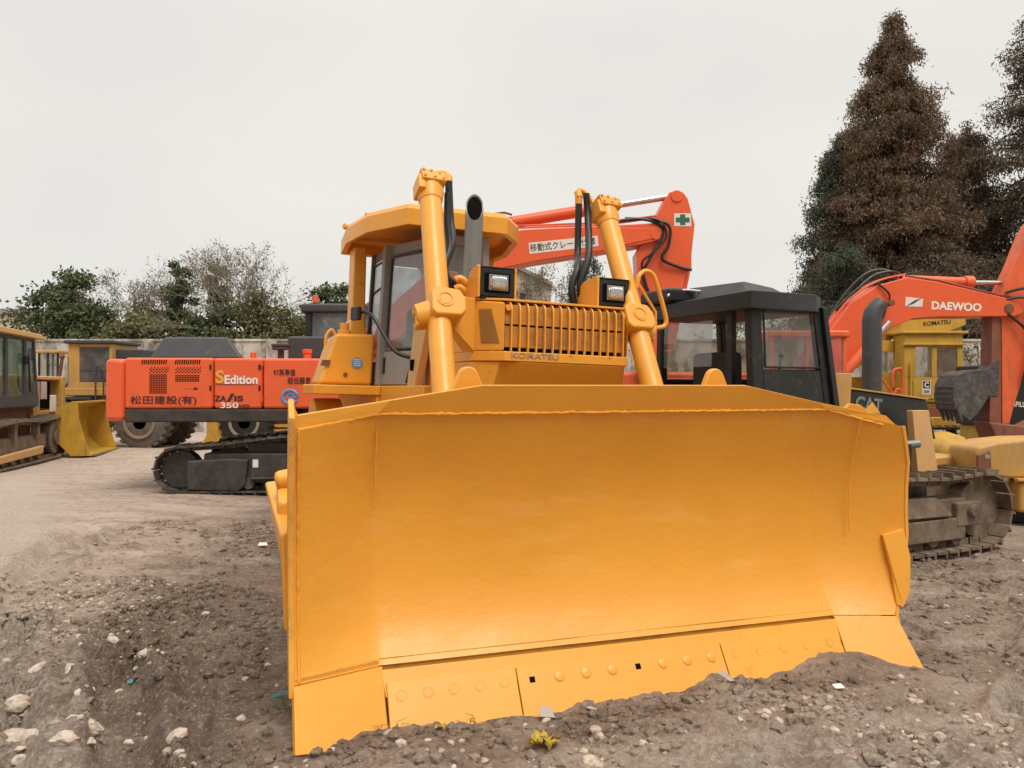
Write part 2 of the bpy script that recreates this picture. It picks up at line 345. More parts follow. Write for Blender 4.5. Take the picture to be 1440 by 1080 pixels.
def np_mesh(name, verts, faces, mat, parent=None, smooth=False):
    """verts (n,3), faces (m,k) arrays"""
    me = bpy.data.meshes.new(name); nv, (nf, k) = len(verts), faces.shape
    me.vertices.add(nv); me.vertices.foreach_set('co', np.asarray(verts, np.float32).ravel())
    me.loops.add(nf * k); me.loops.foreach_set('vertex_index', faces.astype(np.int32).ravel())
    me.polygons.add(nf); me.polygons.foreach_set('loop_start', np.arange(0, nf * k, k, dtype=np.int32))
    try: me.polygons.foreach_set('loop_total', np.full(nf, k, np.int32))
    except Exception: pass
    me.polygons.foreach_set('use_smooth', np.full(nf, smooth)); me.update(); me.validate(); me.materials.append(mat)
    o = bpy.data.objects.new(name, me); COL.objects.link(o)
    if parent is not None: o.parent = parent
    return o
def tag(o, label=None, cat=None, group=None, kind=None):
    for k, v in (('label', label), ('category', cat), ('group', group), ('kind', kind)):
        if v: o[k] = v
    return o
def empty(name, loc=(0, 0, 0), yaw=0, roll=0):
    o = bpy.data.objects.new(name, None); COL.objects.link(o); o.location = loc; o.rotation_euler = (0, R(roll), R(yaw)); o.empty_display_size = .1; return o
def text(s, name, mat, parent, org, xd, zd, w, h, ext=.003, bold=0.0, shear=0.0, M=None):
    """lettering filling a w x h box whose lower left corner is org; xd, zd = reading and up directions"""
    cu = bpy.data.curves.new(name, 'FONT'); cu.body = s; cu.size = 1; cu.offset = bold; cu.shear = shear; cu.extrude = .5; cu.resolution_u = 4
    t = bpy.data.objects.new(name, cu); COL.objects.link(t)
    dg = bpy.context.evaluated_depsgraph_get(); dg.update()
    me = bpy.data.meshes.new_from_object(t.evaluated_get(dg)); bpy.data.objects.remove(t)
    n = len(me.vertices); a = np.empty(n * 3, np.float32); me.vertices.foreach_get('co', a); a = a.reshape(-1, 3)
    lo, hi = a.min(0), a.max(0); q = (a - lo) / np.maximum(hi - lo, 1e-6)
    X, Z = Vector(xd).normalized(), Vector(zd).normalized(); N = X.cross(Z)
    p = np.array(org)[None] + q[:, :1] * w * np.array(X)[None] + q[:, 1:2] * h * np.array(Z)[None] + q[:, 2:] * ext * np.array(N)[None]
    if M is not None: Mn = np.array(M); p = p @ Mn[:3, :3].T + Mn[:3, 3]
    me.vertices.foreach_set('co', p.astype(np.float32).ravel()); me.update(); me.materials.clear(); me.materials.append(mat)
    o = bpy.data.objects.new(name, me); COL.objects.link(o); o.parent = parent; return o
def arc(c, r, a0, a1, n, ax='xz'):
    return [(c[0] + r * math.cos(R(a0 + (a1 - a0) * i / n)), c[1] + r * math.sin(R(a0 + (a1 - a0) * i / n))) for i in range(n + 1)]
def smooth_path(pts, n=6):
    P = [Vector(p) for p in pts]; out = []
    for i in range(len(P) - 1):
        p0, p1, p2, p3 = P[max(i - 1, 0)], P[i], P[i + 1], P[min(i + 2, len(P) - 1)]
        for k in range(n):
            t = k / n; out.append(.5 * ((2 * p1) + (p2 - p0) * t + (2 * p0 - 5 * p1 + 4 * p2 - p3) * t * t + (3 * p1 - p0 - 3 * p2 + p3) * t ** 3))
    out.append(P[-1]); return [tuple(q) for q in out]

# numpy value noise
def vn(x, y, seed=0):
    xi = np.floor(x).astype(np.int64); yi = np.floor(y).astype(np.int64); fx = x - xi; fy = y - yi
    fx = fx * fx * (3 - 2 * fx); fy = fy * fy * (3 - 2 * fy)
    def h(a, b):
        n = (a * 374761393 + b * 668265263 + seed * 982451653) & 0x7fffffff
        n = ((n ^ (n >> 13)) * 1274126177) & 0x7fffffff
        return ((n ^ (n >> 16)) & 0xffff) / 65535.0
    return (h(xi, yi) * (1 - fx) + h(xi + 1, yi) * fx) * (1 - fy) + (h(xi, yi + 1) * (1 - fx) + h(xi + 1, yi + 1) * fx) * fy - .5
def fbm(x, y, o=4, seed=0, gain=.5):
    t = 0; a = 1.0
    for i in range(o): t = t + a * vn(x * 2 ** i, y * 2 ** i, seed + i); a *= gain
    return t

# ------------------------------------------------------------------ ground
BO = np.array((.748, 4.63)); BA = R(18); BX = np.array((math.cos(BA), math.sin(BA))); BY = np.array((-math.sin(BA), math.cos(BA)))
def track_marks(x, y, p, ang, wid, length, pitch, dep):
    c, s_ = math.cos(R(ang)), math.sin(R(ang)); u = (x - p[0]) * c + (y - p[1]) * s_; w = -(x - p[0]) * s_ + (y - p[1]) * c
    w = w + .1 * fbm(u * .9, u * 0, 2, 91)
    m = np.clip((wid / 2 - np.abs(w)) / .07, 0, 1) * np.clip(u / .3, 0, 1) * np.clip((length - u) / .5, 0, 1)
    ph = (u / pitch + .35 * fbm(x * 2.5, y * 2.5, 2, 55)) % 1
    bar = np.where(ph < .35, 1, 0) * np.clip(fbm(x * 1.7, y * 1.7, 3, 66) * 3 + .75, 0, 1)
    edge = np.exp(-((np.abs(w) - wid / 2 - .04) / .06) ** 2) * np.clip(u / .3, 0, 1) * np.clip((length - u) / .5, 0, 1)
    return m * (-dep + dep * 1.0 * bar) + edge * dep * .7 * (1 + fbm(x * 3, y * 3, 2, 12))
def height(x, y):
    h = .10 * fbm(x * .28, y * .28, 3, 3) * np.clip((np.hypot(x, y) - 1) / 8, .25, 1) + .05 * fbm(x * 1.1, y * 1.1, 4, 11)
    near = np.clip(1.25 - np.hypot(x - .3, y - 3.5) / 9, .0, 1); near = near * np.clip(1.15 - np.clip((-x - 4 + .0 * y) / 3, 0, 1), .25, 1)
    rough = .35 + .65 * np.clip(fbm(x * .6, y * .6, 3, 41) * 2.2 + .6, 0, 1)
    h = h + near * rough * (.075 * fbm(x * 3.4, y * 3.4, 3, 21) + .085 * np.abs(fbm(x * 7.5, y * 7.5, 3, 31)) + .05 * (.3 - np.abs(fbm(x * 15, y * 15, 2, 61))) + .022 * fbm(x * 31, y * 31, 2, 63))
    h = h + near * .05 * np.clip(fbm(x * 5.2 + 3, y * 5.2, 3, 77) - .22, 0, 1)
    h = h + near * .16 * np.clip(fbm(x * 1.9 + 7, y * 1.9, 4, 101) - .12, -.25, .5) + track_marks(x, y, (-1.45, 2.9), 118, .34, 3.4, .085, .11) + track_marks(x, y, (-2.2, 3.2), 121, .36, 4.4, .085, .10) + track_marks(x, y, (-3.3, 4.5), 112, .5, 6.0, .12, .09)
    h = h + track_marks(x, y, (2.75, 3.9), 50, .6, 5.0, .14, .10) + track_marks(x, y, (3.75, 3.7), 52, .6, 6.0, .14, .10) + track_marks(x, y, (-5.5, 5.5), 65, .5, 6, .12, .03)
    # windrow of soil against the cutting edge
    u = (x - BO[0]) * BX[0] + (y - BO[1]) * BX[1]; v = (x - BO[0]) * BY[0] + (y - BO[1]) * BY[1]
    lump = .5 + .9 * np.clip(fbm(u * 2.1, v * 2.1, 4, 8) + .28, 0, 1.2)
    amp = np.interp(u, [-2.6, -2.15, -1.75, -1.2, -.4, .2, .9, 1.25, 1.5, 1.95, 2.3], [.0, .05, .05, .035, .05, .09, .10, .125, .11, .01, 0.])
    prof = np.interp(v, [-2.2, -1.0, -.55, -.24, .05, .5, .9], [0, .35, .85, 1.0, .8, .3, 0])
    h = h + amp * prof * lump
    cal = np.interp(v, [-.9, -.4, .2, 4, 6], [1, .35, .3, .3, 1]); inside = (np.abs(u) < 2.4) & (v > -.9) & (v < 6)
    base = .0 + amp * prof * lump + .03 * fbm(x * 6, y * 6, 4, 31)
    h = np.where(inside, h * cal + base * (1 - cal), h)
    return h
def axis(lo, hi, step, far, g=1.13):
    a = list(np.arange(lo, hi + 1e-6, step)); s = step; p = hi
    while p < far: s *= g; p += s; a.append(p)
    s = step; p = lo; b = []
    while p > -far: s *= g; p -= s; b.append(p)
    return np.array(b[::-1] + a)
gx = axis(-4.0, 4.6, .016, 700, 1.10); gy = axis(2.5, 7.5, .016, 700, 1.06)
GX, GY = np.meshgrid(gx, gy); GZ = height(GX, GY) * np.clip(1 - (np.hypot(GX, GY) - 60) / 40, 0, 1)
nxx, nyy = len(gx), len(gy); idx = np.arange(nxx * nyy).reshape(nyy, nxx)
gf = np.stack([idx[:-1, :-1], idx[:-1, 1:], idx[1:, 1:], idx[1:, :-1]], -1).reshape(-1, 4)
tag(np_mesh('ground', np.stack([GX, GY, GZ], -1).reshape(-1, 3), gf, mud, smooth=True), kind='structure')
def hz(x, y): return float(height(np.array([x]), np.array([y]))[0])

# ------------------------------------------------------------------ track chain of a crawler
def track_loop(mb, loop, yc, width, pitch, th=.03, gr=.05, gap=.92, bar=.035, outer=1):
    """shoes along a closed (x, z) loop; grouser bars stand off the outside"""
    P = [Vector((a, 0, b)) for a, b in loop] + [Vector((loop[0][0], 0, loop[0][1]))]
    d = [0]
    for i in range(len(P) - 1): d.append(d[-1] + (P[i + 1] - P[i]).length)
    n = max(3, round(d[-1] / pitch)); p = d[-1] / n
    def at(s):
        s %= d[-1]
        for i in range(len(P) - 1):
            if s <= d[i + 1]: return P[i].lerp(P[i + 1], (s - d[i]) / (d[i + 1] - d[i] + 1e-9))
        return P[-1]
    cx = sum(a for a, b in loop) / len(loop); cz = sum(b for a, b in loop) / len(loop)
    for k in range(n):
        a, b = at(k * p), at(k * p + p); t = (b - a).normalized(); nrm = Vector((t.z, 0, -t.x)); c = (a + b) / 2
        if nrm.dot(c - Vector((cx, 0, cz))) < 0: nrm = -nrm
        y0, y1 = yc - width / 2, yc + width / 2; h = t * (p * gap / 2)
        def q(o, ln, y): return tuple(Vector((c.x, y, c.z)) + o * nrm + ln)
        mb.hexa([q(-th / 2, -h, y0), q(-th / 2, h, y0), q(-th / 2, h, y1), q(-th / 2, -h, y1), q(th / 2, -h, y0), q(th / 2, h, y0), q(th / 2, h, y1), q(th / 2, -h, y1)])
        e = t * (bar / 2); g0 = -h * .8
        mb.hexa([q(th / 2 - .004, g0 - e, y0), q(th / 2 - .004, g0 + e, y0), q(th / 2 - .004, g0 + e, y1), q(th / 2 - .004, g0 - e, y1), q(th / 2 + gr, g0 - e * .7, y0), q(th / 2 + gr, g0 + e * .7, y0), q(th / 2 + gr, g0 + e * .7, y1), q(th / 2 + gr, g0 - e * .7, y1)])
        for yy in (yc - .09, yc + .06): # chain links inside the shoe
            mb.hexa([q(-th / 2 - .07, -h * .95, yy), q(-th / 2 - .07, h * .95, yy), q(-th / 2 - .07, h * .95, yy + .035), q(-th / 2 - .07, -h * .95, yy + .035), q(-th / 2 + .004, -h * .95, yy), q(-th / 2 + .004, h * .95, yy), q(-th / 2 + .004, h * .95, yy + .035), q(-th / 2 + .004, -h * .95, yy + .035)])
    return mb
def oval(x0, x1, r0, r1, base, n=9, sag=0.0, m=8):
    """track loop: wheel r0 at x0, wheel r1 at x1, standing at height base, upper run sagging"""
    pts = [(x0 - r0 * math.sin(math.pi * i / n), base + r0 - r0 * math.cos(math.pi * i / n)) for i in range(n + 1)]
    z0, z1 = base + 2 * r0, base + 2 * r1
    for i in range(1, m):
        t = i / m; pts.append((x0 + (x1 - x0) * t, z0 + (z1 - z0) * t - sag * math.sin(math.pi * 2 * t) ** 2))
    pts += [(x1 + r1 * math.sin(math.pi * i / n), base + r1 + r1 * math.cos(math.pi * i / n)) for i in range(n + 1)]
    return pts

# ------------------------------------------------------------------ the big yellow bulldozer
DZ = empty('bulldozer', (.905, 4.471, 0), 24, 1.5)
tag(DZ, 'large freshly painted yellow bulldozer in the middle with its wide blade towards us', 'bulldozer')
MD = Matrix.Translation((.905, 4.471, 0)) @ Euler((0, R(1.5), R(24))).to_matrix().to_4x4()
MBL = MD.inverted() @ (Matrix.Translation((.748, 4.63, 0)) @ Euler((0, 0, R(18))).to_matrix().to_4x4())
def bend(x, f=.33):
    return -f * max(0, -1.54 - x) - f * max(0, x - 1.45)
PROF = [(-.002, .30), (.07, .385), (.14, .50), (.20, .66), (.235, .84), (.245, 1.02), (.228, 1.2), (.185, 1.38), (.125, 1.54), (.08, 1.65)]
def flat(x):  # the wings are flatter than the middle of the mouldboard
    return 1 - .55 * min(1, max(0, (-1.54 - x) / .45, (x - 1.45) / .38))
def wx(x, z): # the right wing bulges outward half way up
    return x + (float(np.interp(z, [.3, .42, .6, .8, 1.3, 1.5, 1.6], [0, .07, .15, .19, .18, .11, .07])) * max(0, (x - 1.45) / .38) if x > 1.45 else 0)
def topz(x):  # weld line under the spill plate
    return float(np.interp(x, [-2.0, -1.54, 1.45, 1.84], [1.575, 1.65, 1.65, 1.54]))
def blade():
    m = MB(MBL); xs = sorted(set([-1.985, -1.54, 1.45, 1.83] + [-1.985 + .0 + i * .0954 for i in range(1, 40)])); TH = .05
    xs = [x for x in xs if -1.99 < x < 1.835]; n = len(PROF); vs = []
    rnd = random.Random(3)
    for x in xs:
        k = topz(x); dz = [0] * n
        for (y, z) in PROF:
            zz = .30 + (z - .30) * (k - .30) / 1.35
            w = .006 * float(fbm(np.array([x * 1.7]), np.array([z * 2.1]), 3, 5)[0])
            vs.append((wx(x, zz), y * flat(x) + bend(x) + w, zz))
        for (y, z) in PROF:
            zz = .30 + (z - .30) * (k - .30) / 1.35; vs.append((wx(x, zz), y * flat(x) + bend(x) + TH, zz))
    fs = []
    for i in range(len(xs) - 1):
        a, b = i * 2 * n, (i + 1) * 2 * n
        for j in range(n - 1):
            fs += [(a + j, b + j, b + j + 1, a + j + 1), (a + n + j, a + n + j + 1, b + n + j + 1, b + n + j)]
        fs += [(a, a + n, b + n, b), (a + n - 1, b + n - 1, b + 2 * n - 1, a + 2 * n - 1)]
    e = (len(xs) - 1) * 2 * n
    for j in range(n - 1): fs += [(j, j + 1, n + j + 1, n + j), (e + j, e + n + j, e + n + j + 1, e + j + 1)]
    m.add(vs, fs); return m.build('blade', blade_m, DZ, angle=30)
BL = blade()
def bp(x, y, z): return (x, y + bend(x), z)
# spill plate along the top: higher in the middle, swept back over the wings
m = MB(MBL); A = [(-2.0, 1.575), (-1.54, 1.652), (-1.2, 1.652), (1.2, 1.652), (1.45, 1.652), (1.90, 1.545)]
T = [(-1.98, .115, 1.655), (-1.47, .045, 1.732), (-.95, .012, 1.815), (.78, .012, 1.815), (1.38, .05, 1.70), (1.86, .11, 1.61)]
vs = []
for (x, z), (tx, ty, tz) in zip(A, T): vs += [bp(x, .075, z), (tx, ty + bend(tx), tz), (tx, ty + bend(tx) + .045, tz + .002), bp(x, .125, z)]
fs = [(0, 1, 2, 3), (23, 22, 21, 20)]
for i in range(5):
    for j in range(4): fs.append((4 * i + j, 4 * i + 4 + j, 4 * i + 4 + (j + 1) % 4, 4 * i + (j + 1) % 4))
m.add(vs, fs).build('spill_guard', blade_m, BL, .006, 20)
def bead(path, r, name='weld_bead', seed=1, n=7):
    rr = random.Random(seed); P = []; 
    for a, b in zip(path[:-1], path[1:]):
        L_ = (Vector(b) - Vector(a)).length; k = max(2, int(L_ / .02))
        for i in range(k):
            q = Vector(a).lerp(Vector(b), i / k); P.append((q.x, q.y + rr.uniform(-.002, .002), q.z + rr.uniform(-.003, .003)))
    P.append(path[-1]); return MB(MBL).tube(P, [r * rr.uniform(.55, 1.35) for _ in P], n).build(name, yel, BL)
bead([bp(x, .070, topz(x) + .002) for x in (-1.97, -1.75, -1.54, -1.2, -.6, 0, .6, 1.2, 1.45, 1.65, 1.81)], .0075, seed=2)
bead([bp(-1.54, .075 + .02, 1.64), bp(-1.54, .14, 1.4), bp(-1.54, .17, 1.2)], .005, seed=4)
bead([bp(-1.965, y * .48 - .004, .3 + (z - .3) * .944) for y, z in PROF], .008, seed=5)
bead([bp(1.66, 0, 0)[:1] + (bend(1.66) + y * .72 - .003, .3 + (z - .3) * .955) for y, z in PROF[4:]], .004, seed=6)
# cutting edge: base strip, three bolted edge plates, two end bits
def slab(m, p, th=.03): # quad (bottom-left, bottom-right, top-right, top-left) in blade coords, thickness backwards
    a = Vector(p[1]) - Vector(p[0]); b = Vector(p[3]) - Vector(p[0]); nn = a.cross(b).normalized()
    if nn.y < 0: nn = -nn
    return m.hexa([p[0], p[1], tuple(Vector(p[1]) + nn * th), tuple(Vector(p[0]) + nn * th), p[3], p[2], tuple(Vector(p[2]) + nn * th), tuple(Vector(p[3]) + nn * th)])
def ey(z): return -.205 + z * .66      # sloping face of the cutting edge
m = MB(MBL); slab(m, [(-1.52, ey(.16), .16), (1.42, ey(.16), .16), (1.44, ey(.283) - .006, .283), (-1.535, ey(.283) - .006, .283)], .05).build('edge_base', yel, BL, .004)
SPL = [-1.515, -.79, .53, 1.405]
for i in range(3):
    a, b = SPL[i] + .003, SPL[i + 1] - .003
    ce = slab(MB(MBL), [(a, ey(-.03) - .022, -.03), (b, ey(-.03) - .022, -.03), (b, ey(.232) - .022, .232), (a, ey(.232) - .022, .232)], .03).build('cutting_edge', yel, BL, .004)
    nb = (5, 8, 5)[i]
    for k in range(nb):
        x = a + (b - a) * (k + .5) / nb; z = .168; c = Vector((x, ey(z) - .0225, z)); ax = Vector((0, -.835, .55)).normalized()
        hole = i == 1 and k in (0, 4)
        mb = MB(MBL)
        if hole:
            M4 = Matrix.Translation(c) @ Vector((0, -.835, .55)).to_track_quat('Z', 'X').to_matrix().to_4x4()
            mb.box(-.016, .016, -.016, .016, -.002, .0015, M4).build('bolt_hole', dark, ce)
        else:
            if i == 1: mb.tube([tuple(c - ax * .002), tuple(c + ax * .004), tuple(c + ax * .007)], [.031, .029, .02], 20)
            else: mb.tube([tuple(c - ax * .002), tuple(c + ax * .0015)], [.0235, .023], 20)
            mb.build('plough_bolt', yel, ce)
            MB(MBL).ring(tuple(c - ax * .003), tuple(ax), .032, .0245, .0036).build('bolt_recess', yelworn, ce)
slab(MB(MBL), [(-1.54, .012, .27), (1.45, .012, .27), (1.45, .02, .33), (-1.54, .02, .33)], .05).build('joint_strip', oliv, BL)
def endbit(x0, x1, xb0, xb1, zb=-.03):
    p = [bp(xb0, -.205 - .022, -.035), bp(xb1, -.235 + (zb + .03) * .6, zb), bp(x1, -.012, .297), bp(x0, -.014, .300)]
    slab(MB(MBL), p, .04).build('end_bit', yel, BL, .005)
endbit(-1.525, -1.99, -1.519, -1.99, .035); endbit(1.435, 1.83, 1.409, 1.86)
slab(MB(MBL), [bp(-1.985, .0, .262), bp(-1.54, .0, .262), bp(-1.54, .004, .33), bp(-1.985, .004, .33)], .05).build('end_strip', yelworn, BL, .004)
# end plates, corner gusset, torn plate corners
m = MB(MBL)
m.prism([bp(-1.985, y * .45 - .014, .24 + (z - .24) * .95) for y, z in [(-.02, .24)] + PROF + [(.09, 1.72)]] + [bp(-1.985, .17, 1.74), bp(-1.985, .30, 1.3), bp(-1.985, .30, .6), bp(-1.985, .15, .26)], (-.03, 0, 0))
m.build('end_plate', yelworn, BL, .004)
m = MB(MBL); vs = []; zz_ = [.24] + [.3 + (z - .3) * .92 for y, z in PROF]; yy_ = [-.02] + [y * .45 - .008 for y, z in PROF]
for y, z in zip(yy_, zz_):
    for dx, dy in ((0, 0), (.028, 0), (.028, .14), (0, .14)): vs.append((wx(1.831, z) + dx, y + bend(1.83) + dy, z))
nz_ = len(zz_); m.add(vs, [(3, 2, 1, 0), tuple(range(4 * nz_ - 4, 4 * nz_))] + [(4 * i + j, 4 * i + (j + 1) % 4, 4 * i + 4 + (j + 1) % 4, 4 * i + 4 + j) for i in range(nz_ - 1) for j in range(4)]).build('end_plate', yel, BL, .004)
m = MB(MBL); m.prism([(1.86, .01, .80), (1.99, -.04, .84), (2.00, -.09, .66), (1.955, -.13, .44), (1.885, -.145, .35), (1.86, -.11, .36), (1.875, -.05, .58)], (.012, .03, .0)).build('corner_gusset', yel, BL, .004)
m = MB(MBL); m.prism([(1.64, .18, 1.60), (1.72, .15, 1.69), (1.80, .14, 1.68), (1.88, .12, 1.61), (1.96, .10, 1.57), (2.0, .10, 1.40), (1.88, .14, 1.38)], (.0, .035, 0)).build('corner_lug', yel, BL, .006)
m = MB(MBL); m.prism([(-2.005, -.04, 1.5), (-1.955, -.04, 1.52), (-1.965, -.03, 1.655), (-1.985, -.03, 1.70), (-1.998, -.03, 1.66)], (0, .05, 0)).build('corner_tab', yel, BL, .004)
for x in (-1.0, .66): # rounded lugs standing behind the top edge
    m = MB(MBL); pts = [(x - .135, 1.70)] + [(x + .062 * math.cos(R(a)), 1.862 + .062 * math.sin(R(a))) for a in range(155, 24, -13)] + [(x + .135, 1.70)]
    m.prism([(a, .16, b) for a, b in pts], (0, .055, 0)).build('lifting_lug', yel, BL, .012)
# back of the blade: ribs and box beam
m = MB(MBL)
for z in (.45, .95, 1.45): m.box(-1.5, 1.4, .305, .42, z - .06, z + .06)
for x in (-1.3, -.6, 0, .6, 1.2): m.box(x - .02, x + .02, .302, .46, .5, 1.5)
m.build('back_rib', yel, BL)
m = MB(MBL); m.hexa([(-2.03, .14, .48), (-1.97, .14, .48), (-1.7, 1.1, .55), (-2.0, 1.05, .55), (-2.05, .16, 1.0), (-1.98, .18, 1.06), (-1.78, 1.1, 1.22), (-2.13, 1.0, 1.20)])
m.build('push_arm_guard', yel, DZ, .02)
m = MB(MBL); m.hexa([(-2.06, .42, 1.0), (-1.99, .42, 1.0), (-1.95, .80, 1.15), (-2.06, .75, 1.15), (-2.06, .42, 1.14), (-1.99, .42, 1.16), (-1.95, .80, 1.27), (-2.06, .75, 1.27)]).tube([(-2.07, .62, 1.24), (-1.96, .62, 1.26)], .06, 14).build('brace_bracket', yel, DZ, .03)
for s in (-1, 1):
    MB().hexa([(s * 1.5 - .13, .82 - .16 * s, .35), (s * 1.5 + .13, .82 - .16 * s, .35), (s * 1.52 + .13, 3.6, .45), (s * 1.52 - .13, 3.6, .45), (s * 1.5 - .13, .82 - .16 * s, .72), (s * 1.5 + .13, .82 - .16 * s, .72), (s * 1.52 + .13, 3.6, .75), (s * 1.52 - .13, 3.6, .75)]).build('push_arm', yel, DZ, .02)
    MB().cyl((s * 1.3, .85 - .15 * s, 1.05), (s * 1.45, 2.3, .75), .07).build('tilt_brace', yel, DZ)

# nose
def nose():
    m = MB()
    # chamfered corner post with mesh panel (image left), plain one (image right)
    for s, x0, x1 in ((-1, -.415, -.605), (1, .665, .765)):
        m.hexa([(x0, 1.555, 2.065), (x1, 1.77, 2.065), (x1, 1.90, 2.065), (x0, 1.66, 2.065), (x0, 1.555, 2.43), (x1, 1.775, 2.455), (x1, 1.9, 2.455), (x0, 1.66, 2.44)])
    each(m, 'radiator_post', yel, DZ, .012)
    m = MB()
    # lower front: band under the grille, then an undercut face
    xl, xr = -.415, .665
    m.prism([(xl, 1.552, 2.063), (xr, 1.552, 2.063), (.765, 1.77, 2.063), (.765, 2.2, 2.063), (-.605, 2.2, 2.063), (-.605, 1.77, 2.063)], (0, 0, -.075))
    m.build('nose_band', yel, DZ, .008)
    m = MB(); top = [(xl + .13, 1.556, 1.986), (xr - .02, 1.556, 1.986), (.755, 1.77, 1.986), (.755, 2.2, 1.986), (-.60, 2.2, 1.986), (-.60, 1.775, 1.986), (xl - .02, 1.60, 1.986)]
    bot = [(xl + .03, 1.70, 1.72), (xr - .02, 1.70, 1.72), (.755, 1.80, 1.72), (.755, 2.2, 1.72), (-.60, 2.2, 1.72), (-.60, 1.775, 1.72), (xl - .06, 1.66, 1.72)]
    low = [(x, y + (.02 if y < 1.75 else 0), .95) for x, y, z in bot]
    n = len(top); m.add(top + bot + low, [tuple(range(n)), tuple(range(3 * n - 1, 2 * n - 1, -1))] + [(i, (i + 1) % n, n + (i + 1) % n, n + i) for i in range(n)] + [(n + i, n + (i + 1) % n, 2 * n + (i + 1) % n, 2 * n + i) for i in range(n)])
    m.build('nose_apron', yel, DZ, .006, 25)
    m = MB(); m.yz([(1.80, 2.063), (2.201, 2.063), (2.201, 1.5), (2.9, 1.5), (2.9, 2.452), (1.80, 2.452)], -.605, -.56); m.yz([(1.80, 2.063), (2.201, 2.063), (2.201, 1.5), (2.9, 1.5), (2.9, 2.452), (1.80, 2.452)], .72, .765); each(m, 'hood_side', yel, DZ, .006)
    m = MB(); m.prism([(-.607, 1.775, 2.457), (-.41, 1.60, 2.447), (.66, 1.60, 2.447), (.767, 1.775, 2.457), (.767, 3.0, 2.44), (-.607, 3.0, 2.44)], (0, 0, .018)); m.build('hood_top', yel, DZ, .004)
    MB().box(-.40, .65, 1.70, 1.72, 2.05, 2.44).build('radiator_core', dark, DZ)
    m = MB()
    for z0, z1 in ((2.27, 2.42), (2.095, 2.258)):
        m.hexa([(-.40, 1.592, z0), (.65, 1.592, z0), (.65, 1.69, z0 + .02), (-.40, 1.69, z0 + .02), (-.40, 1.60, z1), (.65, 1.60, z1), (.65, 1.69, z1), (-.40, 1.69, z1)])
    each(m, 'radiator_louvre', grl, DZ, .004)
    m = MB(); nb = 15
    for i in range(nb):
        x = -.355 + i * (.985 / (nb - 1))
        pts = [(1.562, 2.066), (1.562, 2.36), (1.567, 2.40), (1.585, 2.428), (1.62, 2.444), (1.69, 2.446)]
        o = [(a, b) for a, b in pts]; inn = [(1.585, 2.066), (1.585, 2.35), (1.59, 2.388), (1.60, 2.41), (1.625, 2.422), (1.69, 2.424)]
        m.yz(o + inn[::-1], x - .0055, x + .0055)
    m.build('radiator_grille', yel, DZ)
    for x in (-.40, .635): MB().bolt((x + .02, 1.592, 2.392), (0, -1, 0), .026, .02).build('grille_bolt', yel, DZ, .003)
    # mesh panel on the chamfer
    a = Vector((-.43, 1.571, 0)); b = Vector((-.585, 1.748, 0)); u = (b - a).normalized(); nn = Vector((u.y, -u.x, 0)); nn = nn if nn.y < 0 else -nn
    L_ = (b - a).length
    def q(s, z, o): return tuple(a + u * (L_ * s) + nn * o + Vector((0, 0, z)))
    m = MB(); m.hexa([q(.08, 2.125, 0), q(.74, 2.125, 0), q(.74, 2.125, .0035), q(.08, 2.125, .0035), q(.40, 2.385, 0), q(.86, 2.385, 0), q(.86, 2.385, .0035), q(.40, 2.385, .0035)])
    m.build('mesh_panel', olmesh, DZ)
    m = MB()
    for k in range(22):
        z = 2.13 + k * .0115; f = (z - 2.125) / .26; s0, s1 = .08 + .32 * f, .74 + .12 * f
        m.hexa([q(s0 + .02, z, .003), q(s1 - .02, z, .003), q(s1 - .02, z, .006), q(s0 + .02, z, .006), q(s0 + .02, z + .005, .003), q(s1 - .02, z + .005, .003), q(s1 - .02, z + .005, .006), q(s0 + .02, z + .005, .006)])
    m.build('mesh_wire', olmesh, DZ)
    text('KOMATSU', 'lettering', sil, DZ, (-.36, 1.549, 2.016), (1, 0, 0), (0, 0, 1), .40, .042, .003, .006)
nose()
# head lamps
for x0 in (-.575, .465):
    m = MB(); m.box(x0 + .012, x0 + .29, 1.70, 1.93, 2.485, 2.70)
    h = m.build('headlight', blk, DZ, .006)
    MB().box(x0 + .045, x0 + .255, 1.688, 1.702, 2.515, 2.665).build('lamp_bezel', dark, h, .006)
    MB().box(x0 + .074, x0 + .236, 1.680, 1.69, 2.53, 2.652).build('lamp_rim', gsteel, h, .006); lb = MB().ball((0, 0, 0), 1, 14, 24); lb.v = [(x0 + .155 + .0 + math.copysign(abs(a) ** .55, a) * .073, 1.682 + b * .03, 2.591 + math.copysign(abs(c) ** .6, c) * .054) for a, b, c in lb.v]; lb.build('lamp_lens', lens, h, angle=80)
    m = MB(); m.ring((x0 + .06, 1.70, 2.475), (0, -1, 0), .012, .006, .006); m.box(x0 + .02, x0 + .28, 1.70, 1.74, 2.462, 2.476)
    m.build('lamp_bracket', blk, h)
    bk = (1.86, 2.0) if x0 < 0 else (1.93, 2.22)
    MB().yz([(1.695, 2.475), (1.695, 2.712), (1.72, 2.722), (bk[0], 2.70), (bk[1], 2.472)], x0 - .012, x0 + .008).build('lamp_side_plate', yel, DZ, .003)
    MB().yz([(1.695, 2.475), (1.695, 2.712), (1.74, 2.716), (1.95, 2.69), (1.98, 2.472)], x0 + .294, x0 + .31).build('lamp_side_plate', yel, DZ, .003)
    MB().box(x0 + .008, x0 + .294, 1.697, 1.95, 2.703, 2.713).build('lamp_hood', blk, DZ, .002)
    for zz in (2.5, 2.69): MB().bolt((x0 + .302, 1.697, zz), (0, -1, 0), .009, .006).build('lamp_screw', yel, DZ)
